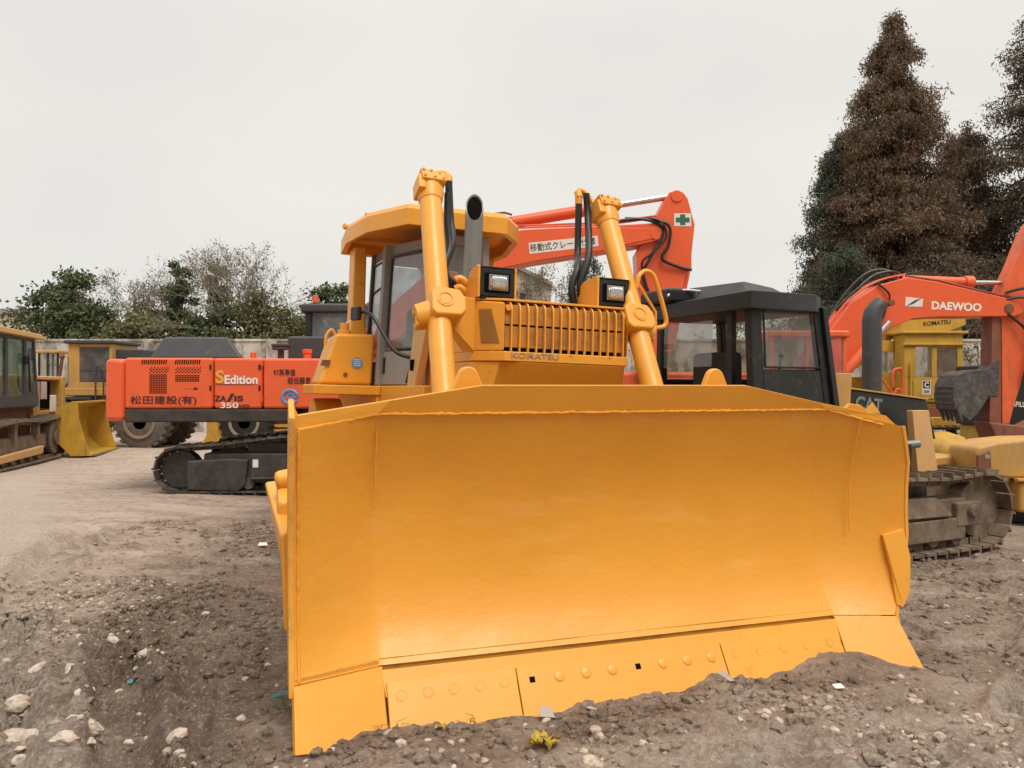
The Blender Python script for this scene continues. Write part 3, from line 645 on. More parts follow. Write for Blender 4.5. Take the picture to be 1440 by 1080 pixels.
# lift cylinders on their trunnions
def lift(bx, tx, s):
    b = Vector((bx, 1.13, 1.35)); t = Vector((tx, 2.16, 3.34)); ax = (t - b).normalized()
    LC = MB().cyl(tuple(b), tuple(t), .088, n=28).build('lift_cylinder', yel, DZ, .004)
    rod_end = (bx * .78, .62 - .1 * s, .98)
    MB().cyl(rod_end, tuple(b), .05).build('piston_rod', steel, LC)
    MB().tube([tuple(b - ax * .01), tuple(b + ax * .1)], [.105, .105], 24).build('gland_collar', yel, LC, .006)
    # trunnion yoke
    c = b.lerp(t, .505)
    side = Vector((1, 0, 0)); up = ax; fr = side.cross(up).normalized(); fr = fr if fr.y < 0 else -fr
    Mt = Matrix((( side.x, -fr.x, up.x, c.x), (side.y, -fr.y, up.y, c.y), (side.z, -fr.z, up.z, c.z), (0, 0, 0, 1)))
    m = MB(Mt); w, h = .115, .115; o = .03
    pts = [(-w + .03, -.12), (w - .01, -.12), (w + .035, -.07), (w + .035, .04), (w - .005, .11), (-w + .05, .13), (-w, .08), (-w, -.08)]
    m.prism([(a + o * -s, -.12, z) for a, z in pts], (0, .24, 0))
    yk = m.build('trunnion_yoke', yel, LC, .02, seg=3)
    cx = .02 * -s
    MB(Mt).ring((cx, -.119, .01), (0, -1, 0), .062, .052, .008).build('pin_ring', yel, yk)
    MB(Mt).tube([(cx, -.119, .01), (cx, -.124, .01)], [.044, .042], 20).build('pin_cap', yel, yk)
    m = MB(Mt)
    for k in range(7):
        a = R(40 + k * 40); m.tube([(s * .10 + .0, .05 + .035 * math.cos(a), -.04 + .07 * math.sin(a)), (s * .17, .06 + .05 * math.cos(a), -.05 + .085 * math.sin(a))], .026, 8)
    m.tube([(s * .04, .03, -.03), (s * .155, .06, -.05)], [.11, .095], 14)
    m.build('bearing_clamp', yel, yk, .004)
    MB().hexa([(s * .58, 1.74, 2.05), (s * .84, 1.70, 2.28), (s * .84, 1.80, 2.28), (s * .58, 1.98, 2.05), (s * .58, 1.74, 2.46), (s * .84, 1.70, 2.50), (s * .84, 1.80, 2.50), (s * .58, 1.98, 2.46)]).build('trunnion_bracket', yel, DZ, .01)
    # head with ports
    m = MB(Matrix.Translation(t) @ ax.to_track_quat('Z', 'Y').to_matrix().to_4x4())
    m.tube([(0, 0, -.10), (0, 0, -.02), (0, 0, .04)], [.094, .11, .11], 20)
    hd = m.build('cylinder_head', yel, LC, .006)
    Mh = Matrix(((side.x, -fr.x, up.x, t.x), (side.y, -fr.y, up.y, t.y), (side.z, -fr.z, up.z, t.z), (0, 0, 0, 1)))
    m = MB(Mh); m.hexa([(-.09, -.12, .04), (.11, -.125, .03), (.11, .09, .03), (-.09, .09, .04), (-.105, -.12, .145), (.10, -.13, .115), (.10, .09, .125), (-.105, .09, .15)]); m.box(-.12, -.06, -.10, .08, -.04, .10)
    m.build('valve_block', yel, hd, .012)
    m = MB(Mh)
    for x, z in ((-.08, .125), (-.02, .12), (.05, .105), (.08, .06), (.01, .065), (-.07, .07)): m.bolt((x, -.122, z), (0, -1, 0), .012, .012)
    for x in (-.05, .05): m.bolt((x, -.03, .13), (0, 0, 1), .014, .02)
    each(m, 'block_bolt', yel, hd)
    return LC, Mh, hd
LCl, Ml, hdl = lift(-.985, -.835, -1)
LCr, Mr, hdr = lift(.785, .80, 1)
def fittings(Mh, hd, path, loop):
    MB(Mh).tube(smooth_path(loop, 5), .024, 12).build('elbow_pipe', yel, hd)
    a = Vector(loop[-1]); MB(Mh).tube([tuple(a + Vector((0, 0, .03))), tuple(a - Vector((0, 0, .04)))], .036, 6).build('pipe_nut', yelworn, hd, .004)
fittings(Ml, hdl, None, [(.06, .04, .13), (.05, .03, .21), (.10, .02, .245), (.16, .02, .24), (.175, .02, .19)])
fittings(Mr, hdr, None, [(-.07, .03, .13), (-.10, .03, .21), (-.16, .02, .265), (-.215, .0, .26), (-.235, 0, .21)])
def hose(path, r=.031):
    p = smooth_path(path, 7); return MB().tube(p, r, 12).build('hydraulic_hose', rub, DZ)
tl = Ml @ Vector((.175, .02, .16)); tl2 = Ml @ Vector((.155, .0, .02))
hose([tl, tl + Vector((.015, -.02, -.3)), (tl.x + .0, 2.12, 2.95), (-.735, 2.05, 2.72), (-.66, 2.05, 2.60), (-.55, 2.1, 2.59)])
hose([tl2, tl2 + Vector((-.005, -.02, -.25)), (tl2.x - .0, 2.1, 2.9), (-.77, 2.0, 2.68), (-.69, 2.02, 2.55), (-.55, 2.1, 2.54)])
for dz in (0, -.07): MB().tube(smooth_path([(-.66, 2.0, 2.63 + dz), (-.62, 1.99, 2.645 + dz), (-.55, 1.97, 2.60 + dz), (-.46, 1.96, 2.585 + dz)], 5), .03, 12).build('elbow_pipe', yel, DZ)
tr = Mr @ Vector((-.235, 0, .19)); tr2 = Mr @ Vector((-.14, .0, .20))
MB().tube([tuple(tr + Vector((0, 0, .0))), tuple(tr - Vector((0, 0, .07)))], .033, 10).build('hose_ferrule', yelworn, DZ)
hose([tr - Vector((0, 0, .06)), tr + Vector((-.01, -.02, -.5)), (.47, 2.06, 2.85), (.40, 2.03, 2.66), (.44, 2.05, 2.5)])
hose([tr2 + Vector((-.03, -.02, .02)), tr2 + Vector((-.02, -.04, -.2)), (.55, 2.02, 2.95), (.465, 2.0, 2.68), (.52, 2.03, 2.5)])
for x in (-.52, -.2, .15, .5): MB().bolt((x, 1.551, 2.055), (0, -1, 0), .009, .006).build('panel_bolt', yel, DZ)
for z in (2.12, 2.26, 2.40): MB().bolt((.70, 1.59, z), (.4, -1, 0), .009, .006).build('panel_bolt', yel, DZ)
MB().tube(smooth_path([(-.62, 1.82, 2.2), (-.68, 1.75, 2.26), (-.75, 1.72, 2.33)], 4), .012, 8).build('grease_line', yel, DZ)
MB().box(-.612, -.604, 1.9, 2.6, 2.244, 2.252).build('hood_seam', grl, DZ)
# grab handle by the lamp
MB().tube(smooth_path([(.86, 1.74, 2.66), (.88, 1.74, 2.76), (.95, 1.75, 2.81), (1.03, 1.75, 2.78), (1.09, 1.75, 2.65), (1.15, 1.75, 2.48), (1.17, 1.75, 2.40), (1.14, 1.75, 2.35), (1.0, 1.75, 2.33), (.9, 1.75, 2.34)], 5), .02, 10).build('grab_handle', yel, DZ)
MB().tube([(.87, 1.74, 2.7), (1.06, 1.75, 2.47), (1.06, 1.75, 2.36)], .013, 8).build('grab_handle', yel, DZ)
# exhaust stack, cut at a slant
m = MB(); n = 28; c0 = Vector((-.298, 2.6, 2.45)); vs = []
for ri in (.080, .068):
    for z, k in ((2.45, 0), (3.385, 1)):
        for i in range(n):
            a = 2 * math.pi * i / n; ca, sa = math.cos(a), math.sin(a)
            vs.append((c0.x + ri * ca + (.015 * k), c0.y + ri * sa, z + (k * (.125 * sa + .045 * ca))))
fs = []
for i in range(n):
    j = (i + 1) % n
    fs += [(i, j, n + j, n + i), (2 * n + i, 3 * n + i, 3 * n + j, 2 * n + j), (n + i, n + j, 3 * n + j, 3 * n + i)]
fs.append(tuple(range(2 * n, 3 * n)))
ex = m.add(vs, fs).build('exhaust_stack', gsteel, DZ, angle=50)
vs = [(-.2845 + .069 * math.cos(2 * math.pi * i / 24), 2.6 + .069 * math.sin(2 * math.pi * i / 24), 3.366 + .125 * math.sin(2 * math.pi * i / 24) + .045 * math.cos(2 * math.pi * i / 24)) for i in range(24)]
MB().add(vs + [(x, y, z - .05) for x, y, z in vs], [tuple(range(24)), tuple(range(47, 23, -1))] + [(i, (i + 1) % 24, 24 + (i + 1) % 24, 24 + i) for i in range(24)]).build('exhaust_bore', dark, ex)
MB().ring((-.298, 2.6, 2.5), (0, 0, 1), .1, .079, .04).build('exhaust_clamp', gsteel, ex)
# engine cover behind the nose
MB().box(-.5, .66, 2.3, 3.05, 1.4, 2.432).build('engine_cover', yel, DZ, .01)
MB().box(-.25, .45, 1.95, 2.35, 2.46, 2.49).build('engine_cap', blk, DZ, .01)
# canopy
m = MB(); P = [(-.80, 2.90), (.14, 2.84), (.42, 3.2), (.62, 3.95), (.62, 4.75), (-1.02, 4.75), (-1.10, 4.1), (-1.04, 3.45)]
cx, cy = -.25, 4.0
def sc(p, k): return (cx + (p[0] - cx) * k, cy + (p[1] - cy) * k)
rings = [([sc(p, .93) for p in P], 3.25), (P, 3.235), (P, 3.385), ([sc(p, .97) for p in P], 3.43), ([sc(p, .85) for p in P], 3.455)]
vs = [(x, y, z) for r_, z in rings for x, y in r_]; n = 8; fs = [tuple(range(4 * n, 5 * n))]
for k in range(4):
    for i in range(n): fs.append((k * n + i, k * n + (i + 1) % n, (k + 1) * n + (i + 1) % n, (k + 1) * n + i))
inr = [sc(p, .92) for p in P]; o = len(vs); vs += [(x, y, 3.36) for x, y in inr]; fs.append(tuple(range(o, o + n)))
for i in range(n): fs.append((i, (i + 1) % n, o + (i + 1) % n, o + i))
CAN = m.add(vs, fs).build('canopy', yel, DZ, .006, 25)
for p in ((-1.09, 4.2), (-1.0, 3.62)): MB().cyl((p[0] + .04, p[1], 3.42), (p[0] - .02, p[1] - .02, 3.43), .03, n=10).build('canopy_bolt', yelworn, CAN)
for x in (-.91, .56):
    MB().hexa([(x - .075, 4.3, 1.8), (x + .075, 4.3, 1.8), (x + .075, 4.55, 1.8), (x - .075, 4.55, 1.8), (x - .055, 4.3, 3.26), (x + .075, 4.3, 3.26), (x + .075, 4.55, 3.26), (x - .055, 4.55, 3.26)]).build('canopy_post', yel, DZ, .02)
MB().hexa([(-1.02, 4.25, 2.26), (-.80, 4.25, 2.26), (-.80, 4.6, 2.26), (-1.02, 4.6, 2.26), (-.985, 4.28, 2.5), (-.84, 4.28, 2.5), (-.84, 4.57, 2.5), (-.985, 4.57, 2.5)]).build('post_foot', yel, DZ, .03)
# cab: grey framed, tinted windows on every side
def cab():
    zb, zt = 1.80, 3.22
    PL = [(-.76, 4.5), (-.76, 3.90), (-.47, 3.03), (.04, 3.03), (.33, 3.90), (.33, 4.5)]     # corners in plan
    def X(x, z): k = (z - zb) / (zt - zb); return x + (.06 * k if x < -.2 else -.05 * k)
    m = MB()
    for (x, y), w in zip(PL, (.06, .10, .07, .07, .10, .06)):
        h = w / 2; m.hexa([(x - h, y - h, zb), (x + h, y - h, zb), (x + h, y + h, zb), (x - h, y + h, zb), (X(x, zt) - h, y - h, zt), (X(x, zt) + h, y - h, zt), (X(x, zt) + h, y + h, zt), (X(x, zt) - h, y + h, zt)])
    m.prism([(X(x, 3.2), y, 3.12) for x, y in PL], (0, 0, .098))
    c = m.build('cab', gry, DZ, .012)
    def panel(name, a, b, z0, z1, th, mat, bev=0, e0=.0, e1=.0):
        A, B_ = Vector((a[0], a[1], 0)), Vector((b[0], b[1], 0)); d = (B_ - A).normalized(); A = A + d * e0; B_ = B_ - d * e1; nn = Vector((d.y, -d.x, 0)) * th
        v = []
        for z in (z0, z1):
            P = [(X(A.x, z), A.y, z), (X(B_.x, z), B_.y, z)]; v += [P[0], P[1], (P[1][0] + nn.x, P[1][1] + nn.y, z), (P[0][0] + nn.x, P[0][1] + nn.y, z)]
        return MB().hexa(v).build(name, mat, c, bev)
    panel('side_panel', PL[0], PL[1], 1.81, 2.05, .02, gry, .008, .04, .06)
    panel('side_window', PL[0], PL[1], 2.06, 3.11, .008, gla, 0, .035, .055)
    panel('door_panel', PL[1], PL[2], 1.81, 2.14, .02, gry, .008, .055, .04)
    panel('door_window', PL[1], PL[2], 2.15, 3.11, .008, gla, 0, .055, .04)
    panel('front_panel', PL[2], PL[3], 1.81, 2.2, .02, gry, .008, .04, .04)
    panel('windscreen', PL[2], PL[3], 2.21, 3.11, .008, gla, 0, .04, .04)
    panel('door_panel', PL[3], PL[4], 1.81, 2.14, .02, gry, .008, .04, .055)
    panel('door_window', PL[3], PL[4], 2.15, 3.11, .008, gla, 0, .04, .055)
    panel('side_window', PL[4], PL[5], 2.06, 3.11, .008, gla, 0, .055, .04)
    panel('rear_window', PL[5], PL[0], 2.2, 3.11, .008, gla, 0, .04, .04)
    def F(k, z, a=PL[1], b=PL[2], off=.014):
        d = Vector((b[0] - a[0], b[1] - a[1], 0)).normalized(); x = a[0] + (b[0] - a[0]) * k - d.y * off * -1; y = a[1] + (b[1] - a[1]) * k + d.x * off * -1
        return (X(a[0] + (b[0] - a[0]) * k, z) + d.y * off, y, z)
    path = [F(.10, 3.07), F(.10, 2.3), F(.13, 2.2), F(.22, 2.16), F(.80, 2.16), F(.88, 2.2), F(.92, 2.3), F(.92, 3.03), F(.88, 3.09), F(.14, 3.09), F(.10, 3.05)]
    MB().tube(path, .012, 6, False).build('window_seal', rub, c)
    g = lambda k, z: F(k, z, PL[0], PL[1])
    MB().tube([g(.08, 3.08), g(.08, 2.12), g(.88, 2.12), g(.88, 3.08), g(.08, 3.08)], .010, 6, False).build('window_seal', rub, c)
    MB().tube([g(.1, 2.78), g(.5, 2.80), g(.9, 2.82)], .010, 6, False).build('window_bar', rub, c)
    MB().tube([F(.10, 2.08, off=.03), F(.10, 1.92, off=.03)], .012, 8).build('door_handle', rub, c)
    MB().tube([F(.9, 2.45, off=.03), F(.75, 2.2, off=.035), F(.62, 2.0, off=.03), F(.55, 1.83, off=.03)], .014, 8).build('wiper', rub, c)
    m = MB(); m.box(-.42, .0, 3.75, 4.12, 2.0, 2.14); m.box(-.42, .0, 4.10, 4.22, 2.14, 2.62); m.build('seat', fabric, c, .04)
    m = MB(); m.box(-.62, -.44, 3.6, 4.1, 1.84, 2.28); m.build('console', dgry, c, .02)
    MB().box(-.40, -.02, 3.1, 3.3, 1.84, 2.34).build('dashboard', dgry, c, .02)
    for x, y in ((-.48, 3.6), (-.52, 3.8), (-.3, 3.3), (.0, 3.35)): MB().tube([(x, y, 2.2), (x + .03, y - .05, 2.44)], .014, 8).ball((x + .03, y - .05, 2.46), .03).build('lever', rub, c)
    MB().prism([(x * .93 - .015, y * .985 + .06, 1.79) for x, y in PL], (0, 0, .04)).build('cab_floor', dgry, c)
cab()
# slanted dash shield between cab and hood
MB().hexa([(-.74, 2.78, 1.79), (-.66, 2.78, 1.79), (-.66, 2.98, 1.79), (-.75, 2.98, 1.79), (-.69, 2.62, 2.32), (-.62, 2.62, 2.32), (-.62, 2.98, 2.32), (-.70, 2.98, 2.32)]).build('dash_shield', tanp, DZ, .012)
MB().box(-.76, -.70, 2.84, 2.86, 1.93, 2.03).build('latch', dark, DZ)
# mirror on a bent arm
MB().tube(smooth_path([(-.70, 3.0, 2.05), (-.86, 3.05, 2.12), (-1.0, 3.2, 2.4), (-1.06, 3.3, 2.47), (-1.1, 3.38, 2.47)], 5), .018, 8).build('mirror_arm', rub, DZ)
MB().obox((-1.13, 3.4, 2.46), (.05, .13, .13), (0, 0, R(20))).build('mirror', blk, DZ, .015)
# tank beside the cab
m = MB(); m.hexa([(-1.36, 3.95, 1.80), (-.83, 3.95, 1.80), (-.83, 4.8, 1.80), (-1.30, 4.8, 1.80), (-1.20, 3.97, 2.31), (-.80, 3.97, 2.32), (-.80, 4.7, 2.32), (-1.16, 4.7, 2.3)])
TK = m.build('fuel_tank', yel, DZ, .035, seg=3)
MB().cyl((-1.08, 4.15, 2.31), (-1.08, 4.15, 2.36), .07, n=16).cyl((-1.08, 4.15, 2.36), (-1.08, 4.15, 2.43), .045, n=12).build('filler_cap', yelworn, TK, .006)
MB().tube(smooth_path([(-1.26, 4.2, 2.2), (-1.25, 4.2, 2.3), (-1.2, 4.2, 2.36), (-1.16, 4.2, 2.31)], 5), .016, 8).build('tank_handle', yel, TK)
MB().cyl((-.985, 3.951, 2.02), (-.985, 3.948, 2.02), .055, n=20).build('round_sticker', blu, TK)
for k in range(4): MB().box(-1.02 + .0 * k, -.95, 3.944, 3.9475, 1.99 + .02 * k, 1.998 + .02 * k).build('sticker_mark', whi, TK)
MB().cyl((-1.1, 3.953, 1.90), (-1.1, 3.945, 1.90), .022, n=12).build('plug', bro, TK)
m = MB()
for z, w in ((2.18, .1), (2.12, .12), (2.06, .1), (1.98, .11), (1.88, .08)): m.box(-1.50 + (z - 1.8) * .35, -1.50 + (z - 1.8) * .35 + .006, 4.1, 4.1 + w * 2, z, z + .04)
MB().hexa([(-1.35, 3.944, 1.98), (-1.26, 3.944, 1.98), (-1.26, 3.95, 1.98), (-1.35, 3.95, 1.98), (-1.33, 3.944, 2.04), (-1.25, 3.944, 2.04), (-1.25, 3.95, 2.04), (-1.33, 3.95, 2.04)]).build('worn_decal', bro, TK)
# fender and skirt under cab
m = MB(); m.box(-1.45, -.80, 3.7, 4.35, 1.70, 1.795); m.box(-1.22, -.80, 4.352, 5.6, 1.70, 1.794); m.box(-.80, -.5, 2.3, 5.6, 1.62, 1.798); m.box(.6, 1.5, 3.2, 5.6, 1.70, 1.795)
m.build('fender', yel, DZ, .012)
m = MB(); m.yz([(3.72, 1.70), (3.72, 1.55), (3.9, 1.5), (5.6, 1.5), (5.6, 1.70)], -.84, -.80); m.box(-.82, -.5, 2.3, 3.7, 1.2, 1.62); m.build('fender_skirt', yel, DZ, .01)
MB().yz(arc((4.3, 1.42), .24, 0, 180, 10), -1.36, -1.08).build('sprocket_guard', yel, DZ, .012)
MB().box(-.6, .75, 2.2, 5.8, .5, 1.5).build('hull', yel, DZ, .03)
for s in (-1, 1):
    m = MB(); tf = empty('track', (0, 0, 0)); bpy.data.objects.remove(tf)
    Mt = Matrix(((0, 1, 0, s * 1.05), (1, 0, 0, 0), (0, 0, 1, 0), (0, 0, 0, 1)))
    t = track_loop(MB(Mt), oval(1.75, 5.2, .42, .5, .06, sag=.04), 0, .56, .21).build('track_chain', trk, DZ)
    MB(Mt).box(1.7, 5.0, -.14, .14, .25, .62).build('track_frame', yel, DZ, .03)
    MB(Mt).cyl((1.75, -.1, .5), (1.75, .1, .5), .36, n=24).build('idler', yelworn, DZ)
    m = MB(Mt)
    for i in range(7): m.cyl((2.2 + i * .4, -.13, .24), (2.2 + i * .4, .13, .24), .11, n=14)
    each(m, 'track_roller', trk, DZ)
    MB(Mt).cyl((5.2, -.1, .56), (5.2, .1, .56), .42, n=24).build('sprocket', yelworn, DZ)

# ------------------------------------------------------------------ orange excavator behind it on the left
EX = empty('excavator', (-3.2, 14.4, 0), 1.5)
tag(EX, 'orange excavator with dark engine hood and lettered side, boom raised behind the big bulldozer', 'excavator')
yn = -1.5
m = MB()
cw = [(-2.75, yn)] + [(-3.28 - .33 * math.sin(R(a)), yn + .33 - .33 * math.cos(R(a))) for a in (0, 22, 45, 68)] + [(-3.78, -.6), (-3.88, 0), (-3.78, .6), (-3.55, 1.15), (-3.1, 1.5), (-2.75, 1.5)]
m.xy(cw, 1.24, 2.28); m.build('counterweight', ora, EX, .09, seg=4)
m = MB(); m.box(-2.735, -1.1, yn, 1.5, 1.445, 2.30); m.build('engine_housing', ora, EX, .05, seg=3)
m = MB(); m.box(-1.085, -.28, yn + .003, 1.5, 1.445, 2.295); m.build('side_door', ora, EX, .05, seg=3)
m = MB(); m.box(-.265, 1.4, yn, -.4, 1.445, 2.29); m.build('tank_housing', ora, EX, .05, seg=3)
MB().box(-2.74, .25, yn + .006, yn + .3, 1.22, 1.44).build('skirt', skirt, EX, .03)
MB().box(-2.74, 1.4, yn + .3, 1.5, 1.22, 1.443).build('deck', skirt, EX)
# engine hood, sloping to the front
m = MB(); m.hexa([(-3.07, -1.15, 2.29), (-1.45, -1.15, 2.29), (-2.0, .9, 2.29), (-3.07, .9, 2.29), (-2.88, -1.0, 2.68), (-1.76, -1.0, 2.68), (-2.3, .7, 2.68), (-2.88, .7, 2.68)])
m.build('engine_hood', dgry, EX, .05, seg=3)
def slots(rows, nm='vent'):
    m = MB()
    for x, z, w, h, sk in rows: m.hexa([(x, yn - .004, z), (x + w, yn - .004, z), (x + w, yn + .01, z), (x, yn + .01, z), (x + sk, yn - .004, z + h), (x + w + sk, yn - .004, z + h), (x + w + sk, yn + .01, z + h), (x + sk, yn + .01, z + h)])
    return m.build(nm, dark, EX)
rows = []
for x0, n in ((-2.42, 12), (-1.80, 12)):
    for i in range(n): rows.append((x0 + i * .04, 2.19, .02, .075, .012))
slots(rows)
for x0, x1, z0, z1 in ((-2.27, -1.94, 1.70, 2.02), (-1.79, -1.34, 1.90, 2.02)):
    rows = []; nx = round((x1 - x0) / .03); nz_ = round((z1 - z0) / .03)
    for i in range(nx):
        for j in range(nz_): rows.append((x0 + i * .03, z0 + j * .03, .02, .02, 0))
    for i in range(nx // 2 + 1):
        for j in range(4): rows.append((x0 + i * .06 + (j % 2) * .03, z1 + .02 + j * .026, .022, .02, 0))
    slots(rows)
X1, Z1 = (1, 0, 0), (0, 0, 1)
text('松田建設(有)', 'lettering', mar, EX, (-2.62, yn - .004, 1.50), X1, Z1, 1.22, .165, .004, .006)
text('S', 'lettering', lyel, EX, (-1.05, yn - .002, 1.87), X1, Z1, .14, .22, .004, .03)
text('Edition', 'lettering', wcol, EX, (-.90, yn - .002, 1.86), X1, Z1, .55, .15, .004, .025)
MB().box(-1.05, -.75, yn - .001, yn + .01, 1.845, 1.853).box(-.9, -.4, yn - .0012, yn + .01, 1.8455, 1.8505).build('underline', mar, EX)
text('ZA', 'lettering', mar, EX, (-1.07, yn - .002, 1.57), X1, Z1, .20, .095, .004, .03)
text('/', 'lettering', mar, EX, (-.87, yn - .002, 1.56), X1, Z1, .13, .14, .004, .04)
text('IS', 'lettering', mar, EX, (-.74, yn - .002, 1.57), X1, Z1, .15, .095, .004, .03)
text('350', 'lettering', whi, EX, (-.97, yn - .002, 1.455), X1, Z1, .30, .095, .004, .02)
text('HQ', 'lettering', mar, EX, (-.66, yn - .002, 1.455), X1, Z1, .17, .065, .004, .02)
text('97基準値', 'lettering', mar, EX, (-.10, yn - .004, 1.995), X1, Z1, .34, .115, .004, .004)
text('超低騒音', 'lettering', mar, EX, (.12, yn - .004, 1.86), X1, Z1, .36, .115, .004, .004)
MB().tube([(x, yn - .003, z) for x, z in arc((.16, 1.64), .115, 20, 330, 18)], .026, 6).build('round_emblem', blu, EX)
MB().tube([(x, yn - .003, z) for x, z in arc((.17, 1.65), .05, 0, 330, 12)] + [(.30, yn - .003, 1.66)], .016, 6).build('round_emblem', blu, EX)
MB().box(-1.66 + .0, -1.4, yn - .002, yn, 1.775, 1.779).box(-1.45, -1.38, yn - .0022, yn, 1.76, 1.80).build('small_decal', mar, EX)
# breather, pipe
MB().cyl((-.88, -.9, 2.29), (-.88, -.9, 2.5), .055).build('breather', dgry, EX)
MB().cyl((-.88, -.9, 2.46), (-.88, -.9, 2.52), .15).cyl((-.88, -.9, 2.52), (-.88, -.9, 2.56), .165).build('breather_cap', dgry, EX, .01)
MB().cyl((-.42, -.9, 2.28), (-.42, -.9, 2.40), .07).cyl((-.42, -.9, 2.40), (-.42, -.9, 2.47), .085).build('filler_cap', ora, EX, .008)
MB().cyl((-1.36, -.9, 2.28), (-1.36, -.9, 2.42), .05).build('filler_cap', ora, EX, .008)
def refit(par, names):
    for o in par.children:
        if o.name.split('.')[0] in names:
            for v in o.data.vertices: v.co.x = float(np.interp(v.co.x, [-3.7, -2.735, -1.09, -.27, .5, 1.4], [-3.74, -3.31, -1.84, -1.02, -.2, 1.4]))
for x, z in ((-1.16, 1.75), (-1.16, 2.1), (-.34, 1.75), (-.34, 2.1)): MB().box(x, x + .035, yn - .012, yn + .01, z, z + .085).build('door_latch', blk, EX, .004)
for z in (1.56, 2.16): MB().cyl((-.275, yn - .004, z), (-.275, yn - .004, z + .09), .014, n=8).build('hinge', ora, EX)
refit(EX, ('door_latch', 'hinge', 'counterweight', 'engine_housing', 'side_door', 'tank_housing', 'skirt', 'deck', 'vent', 'lettering', 'underline', 'round_emblem', 'small_decal'))
# cab on the far side
m = MB(); m.box(-.75, 1.2, .42, 1.45, 2.0, 2.2)
for x, y in ((-.75, .42), (1.1, .42), (-.75, 1.38), (1.1, 1.38), (.2, .42)): m.box(x, x + .09, y, y + .07, 2.2, 3.24)
CB = m.build('cab', blk, EX, .02)
MB().box(-.86, 1.3, .36, 1.5, 3.24, 3.42).build('cab_roof', dgry, CB, .05)
MB().box(-.80, -.66, .5, 1.37, 2.2, 3.24).build('cab_back', blk, CB, .03)
MB().box(-.95, .0, -.2, 1.2, 2.28, 2.75).build('hood_hump', dgry, EX, .05)
MB().box(-.64, 1.1, .44, .455, 2.2, 3.24).build('cab_window', gla, CB)
MB().box(-.64, 1.1, 1.41, 1.425, 2.2, 3.24).build('cab_window', gla, CB)
MB().cyl((-.62, .6, 3.42), (-.62, .6, 3.45), .07).build('beacon_base', blk, EX)
MB().cyl((-.62, .6, 3.45), (-.62, .6, 3.60), .06, .05).build('beacon_lamp', ora, EX, .01)
# boom (two straight halves with a knee), a box section
def sheet(name, pts, y0, y1, mat, par, bev=.015): return MB().xz(pts, y0, y1).build(name, mat, par, bev)
BM = sheet('boom', [(.0, 2.0), (.35, 1.9), (1.3, 2.9), (2.9, 3.98), (3.6, 4.13), (5.55, 4.45), (6.0, 4.55), (6.05, 4.78), (5.9, 4.86), (3.45, 4.73), (2.9, 4.65), (2.0, 4.25), (.6, 3.0), (-.05, 2.25)], -.30, .30, ora, EX, .02)
m = MB(); m.xz([(5.0, 4.47), (5.3, 4.45), (5.95, 4.6), (5.95, 4.76), (5.05, 4.76)], -.315, -.28); m.build('boom_gusset', ora, BM, .006)
MB().box(3.5, 5.05, -.304, -.29, 4.27 + .0, 4.46, Matrix.Translation((0, 0, 0)) @ Matrix.Rotation(R(-9.0), 4, Vector((0, 1, 0))) if False else None).v
m = MB(); m.hexa([(3.52, -.304, 4.27), (4.80, -.304, 4.425), (4.80, -.295, 4.425), (3.52, -.295, 4.27), (3.50, -.304, 4.475), (4.78, -.304, 4.615), (4.78, -.295, 4.615), (3.50, -.295, 4.475)])
SG = m.build('sign_plate', whi, BM)
text('移動式クレーン仕様', 'lettering', kcol, SG, (3.535, -.3045, 4.305), (1.28, 0, .152), (-.118, 0, 1), 1.22, .145, .003, .003)
ACY = MB().cyl((2.4, 0, 4.78), (5.0, 0, 5.22), .115).build('arm_cylinder', ora, EX)
MB().cyl((4.92, 0, 5.205), (5.06, 0, 5.23), .135).build('gland_collar', ora, ACY, .01)
MB().cyl((5.05, 0, 5.23), (6.3, 0, 5.44), .06).build('piston_rod', steel, ACY)
for z in (.05, .09): MB().tube([(3.2, -.18, 4.72 + z), (5.0, -.18, 4.80 + z), (5.9, -.18, 4.93 + z)], .018, 6).build('hydraulic_pipe', orad, BM)
MB().tube([(2.3, -.1, 4.98), (3.05, -.1, 5.08), (3.2, -.1, 5.04)], .02, 6).build('hydraulic_pipe', bro, ACY)
ST = sheet('stick', [(5.52, 4.30), (5.78, 4.78), (6.05, 5.30), (6.14, 5.45), (6.27, 5.50), (6.40, 5.46), (6.49, 5.34), (6.62, 4.85), (6.56, 4.3), (6.56, 4.05), (6.45, 3.9), (5.98, 1.65), (5.75, 1.62), (5.60, 2.1), (5.58, 3.2)], -.21, .21, ora, EX, .015)
MB().cyl((6.28, -.235, 5.38), (6.28, .235, 5.38), .11).build('pivot_pin', ora, ST, .01)
MB().cyl((5.88, -.325, 4.66), (5.88, .325, 4.66), .12).build('pivot_pin', ora, ST, .01)
m = MB(); m.xz([(6.23, 4.82), (6.55, 4.82), (6.55, 5.06), (6.23, 5.06)], -.2135, -.205)
gp = m.build('sticker', whi, ST)
MB().xz([(6.34, 4.84), (6.44, 4.84), (6.44, 4.89), (6.52, 4.89), (6.52, 4.98), (6.44, 4.98), (6.44, 5.04), (6.34, 5.04), (6.34, 4.98), (6.26, 4.98), (6.26, 4.89), (6.34, 4.89)], -.2155, -.2125).build('green_cross', grn, gp)
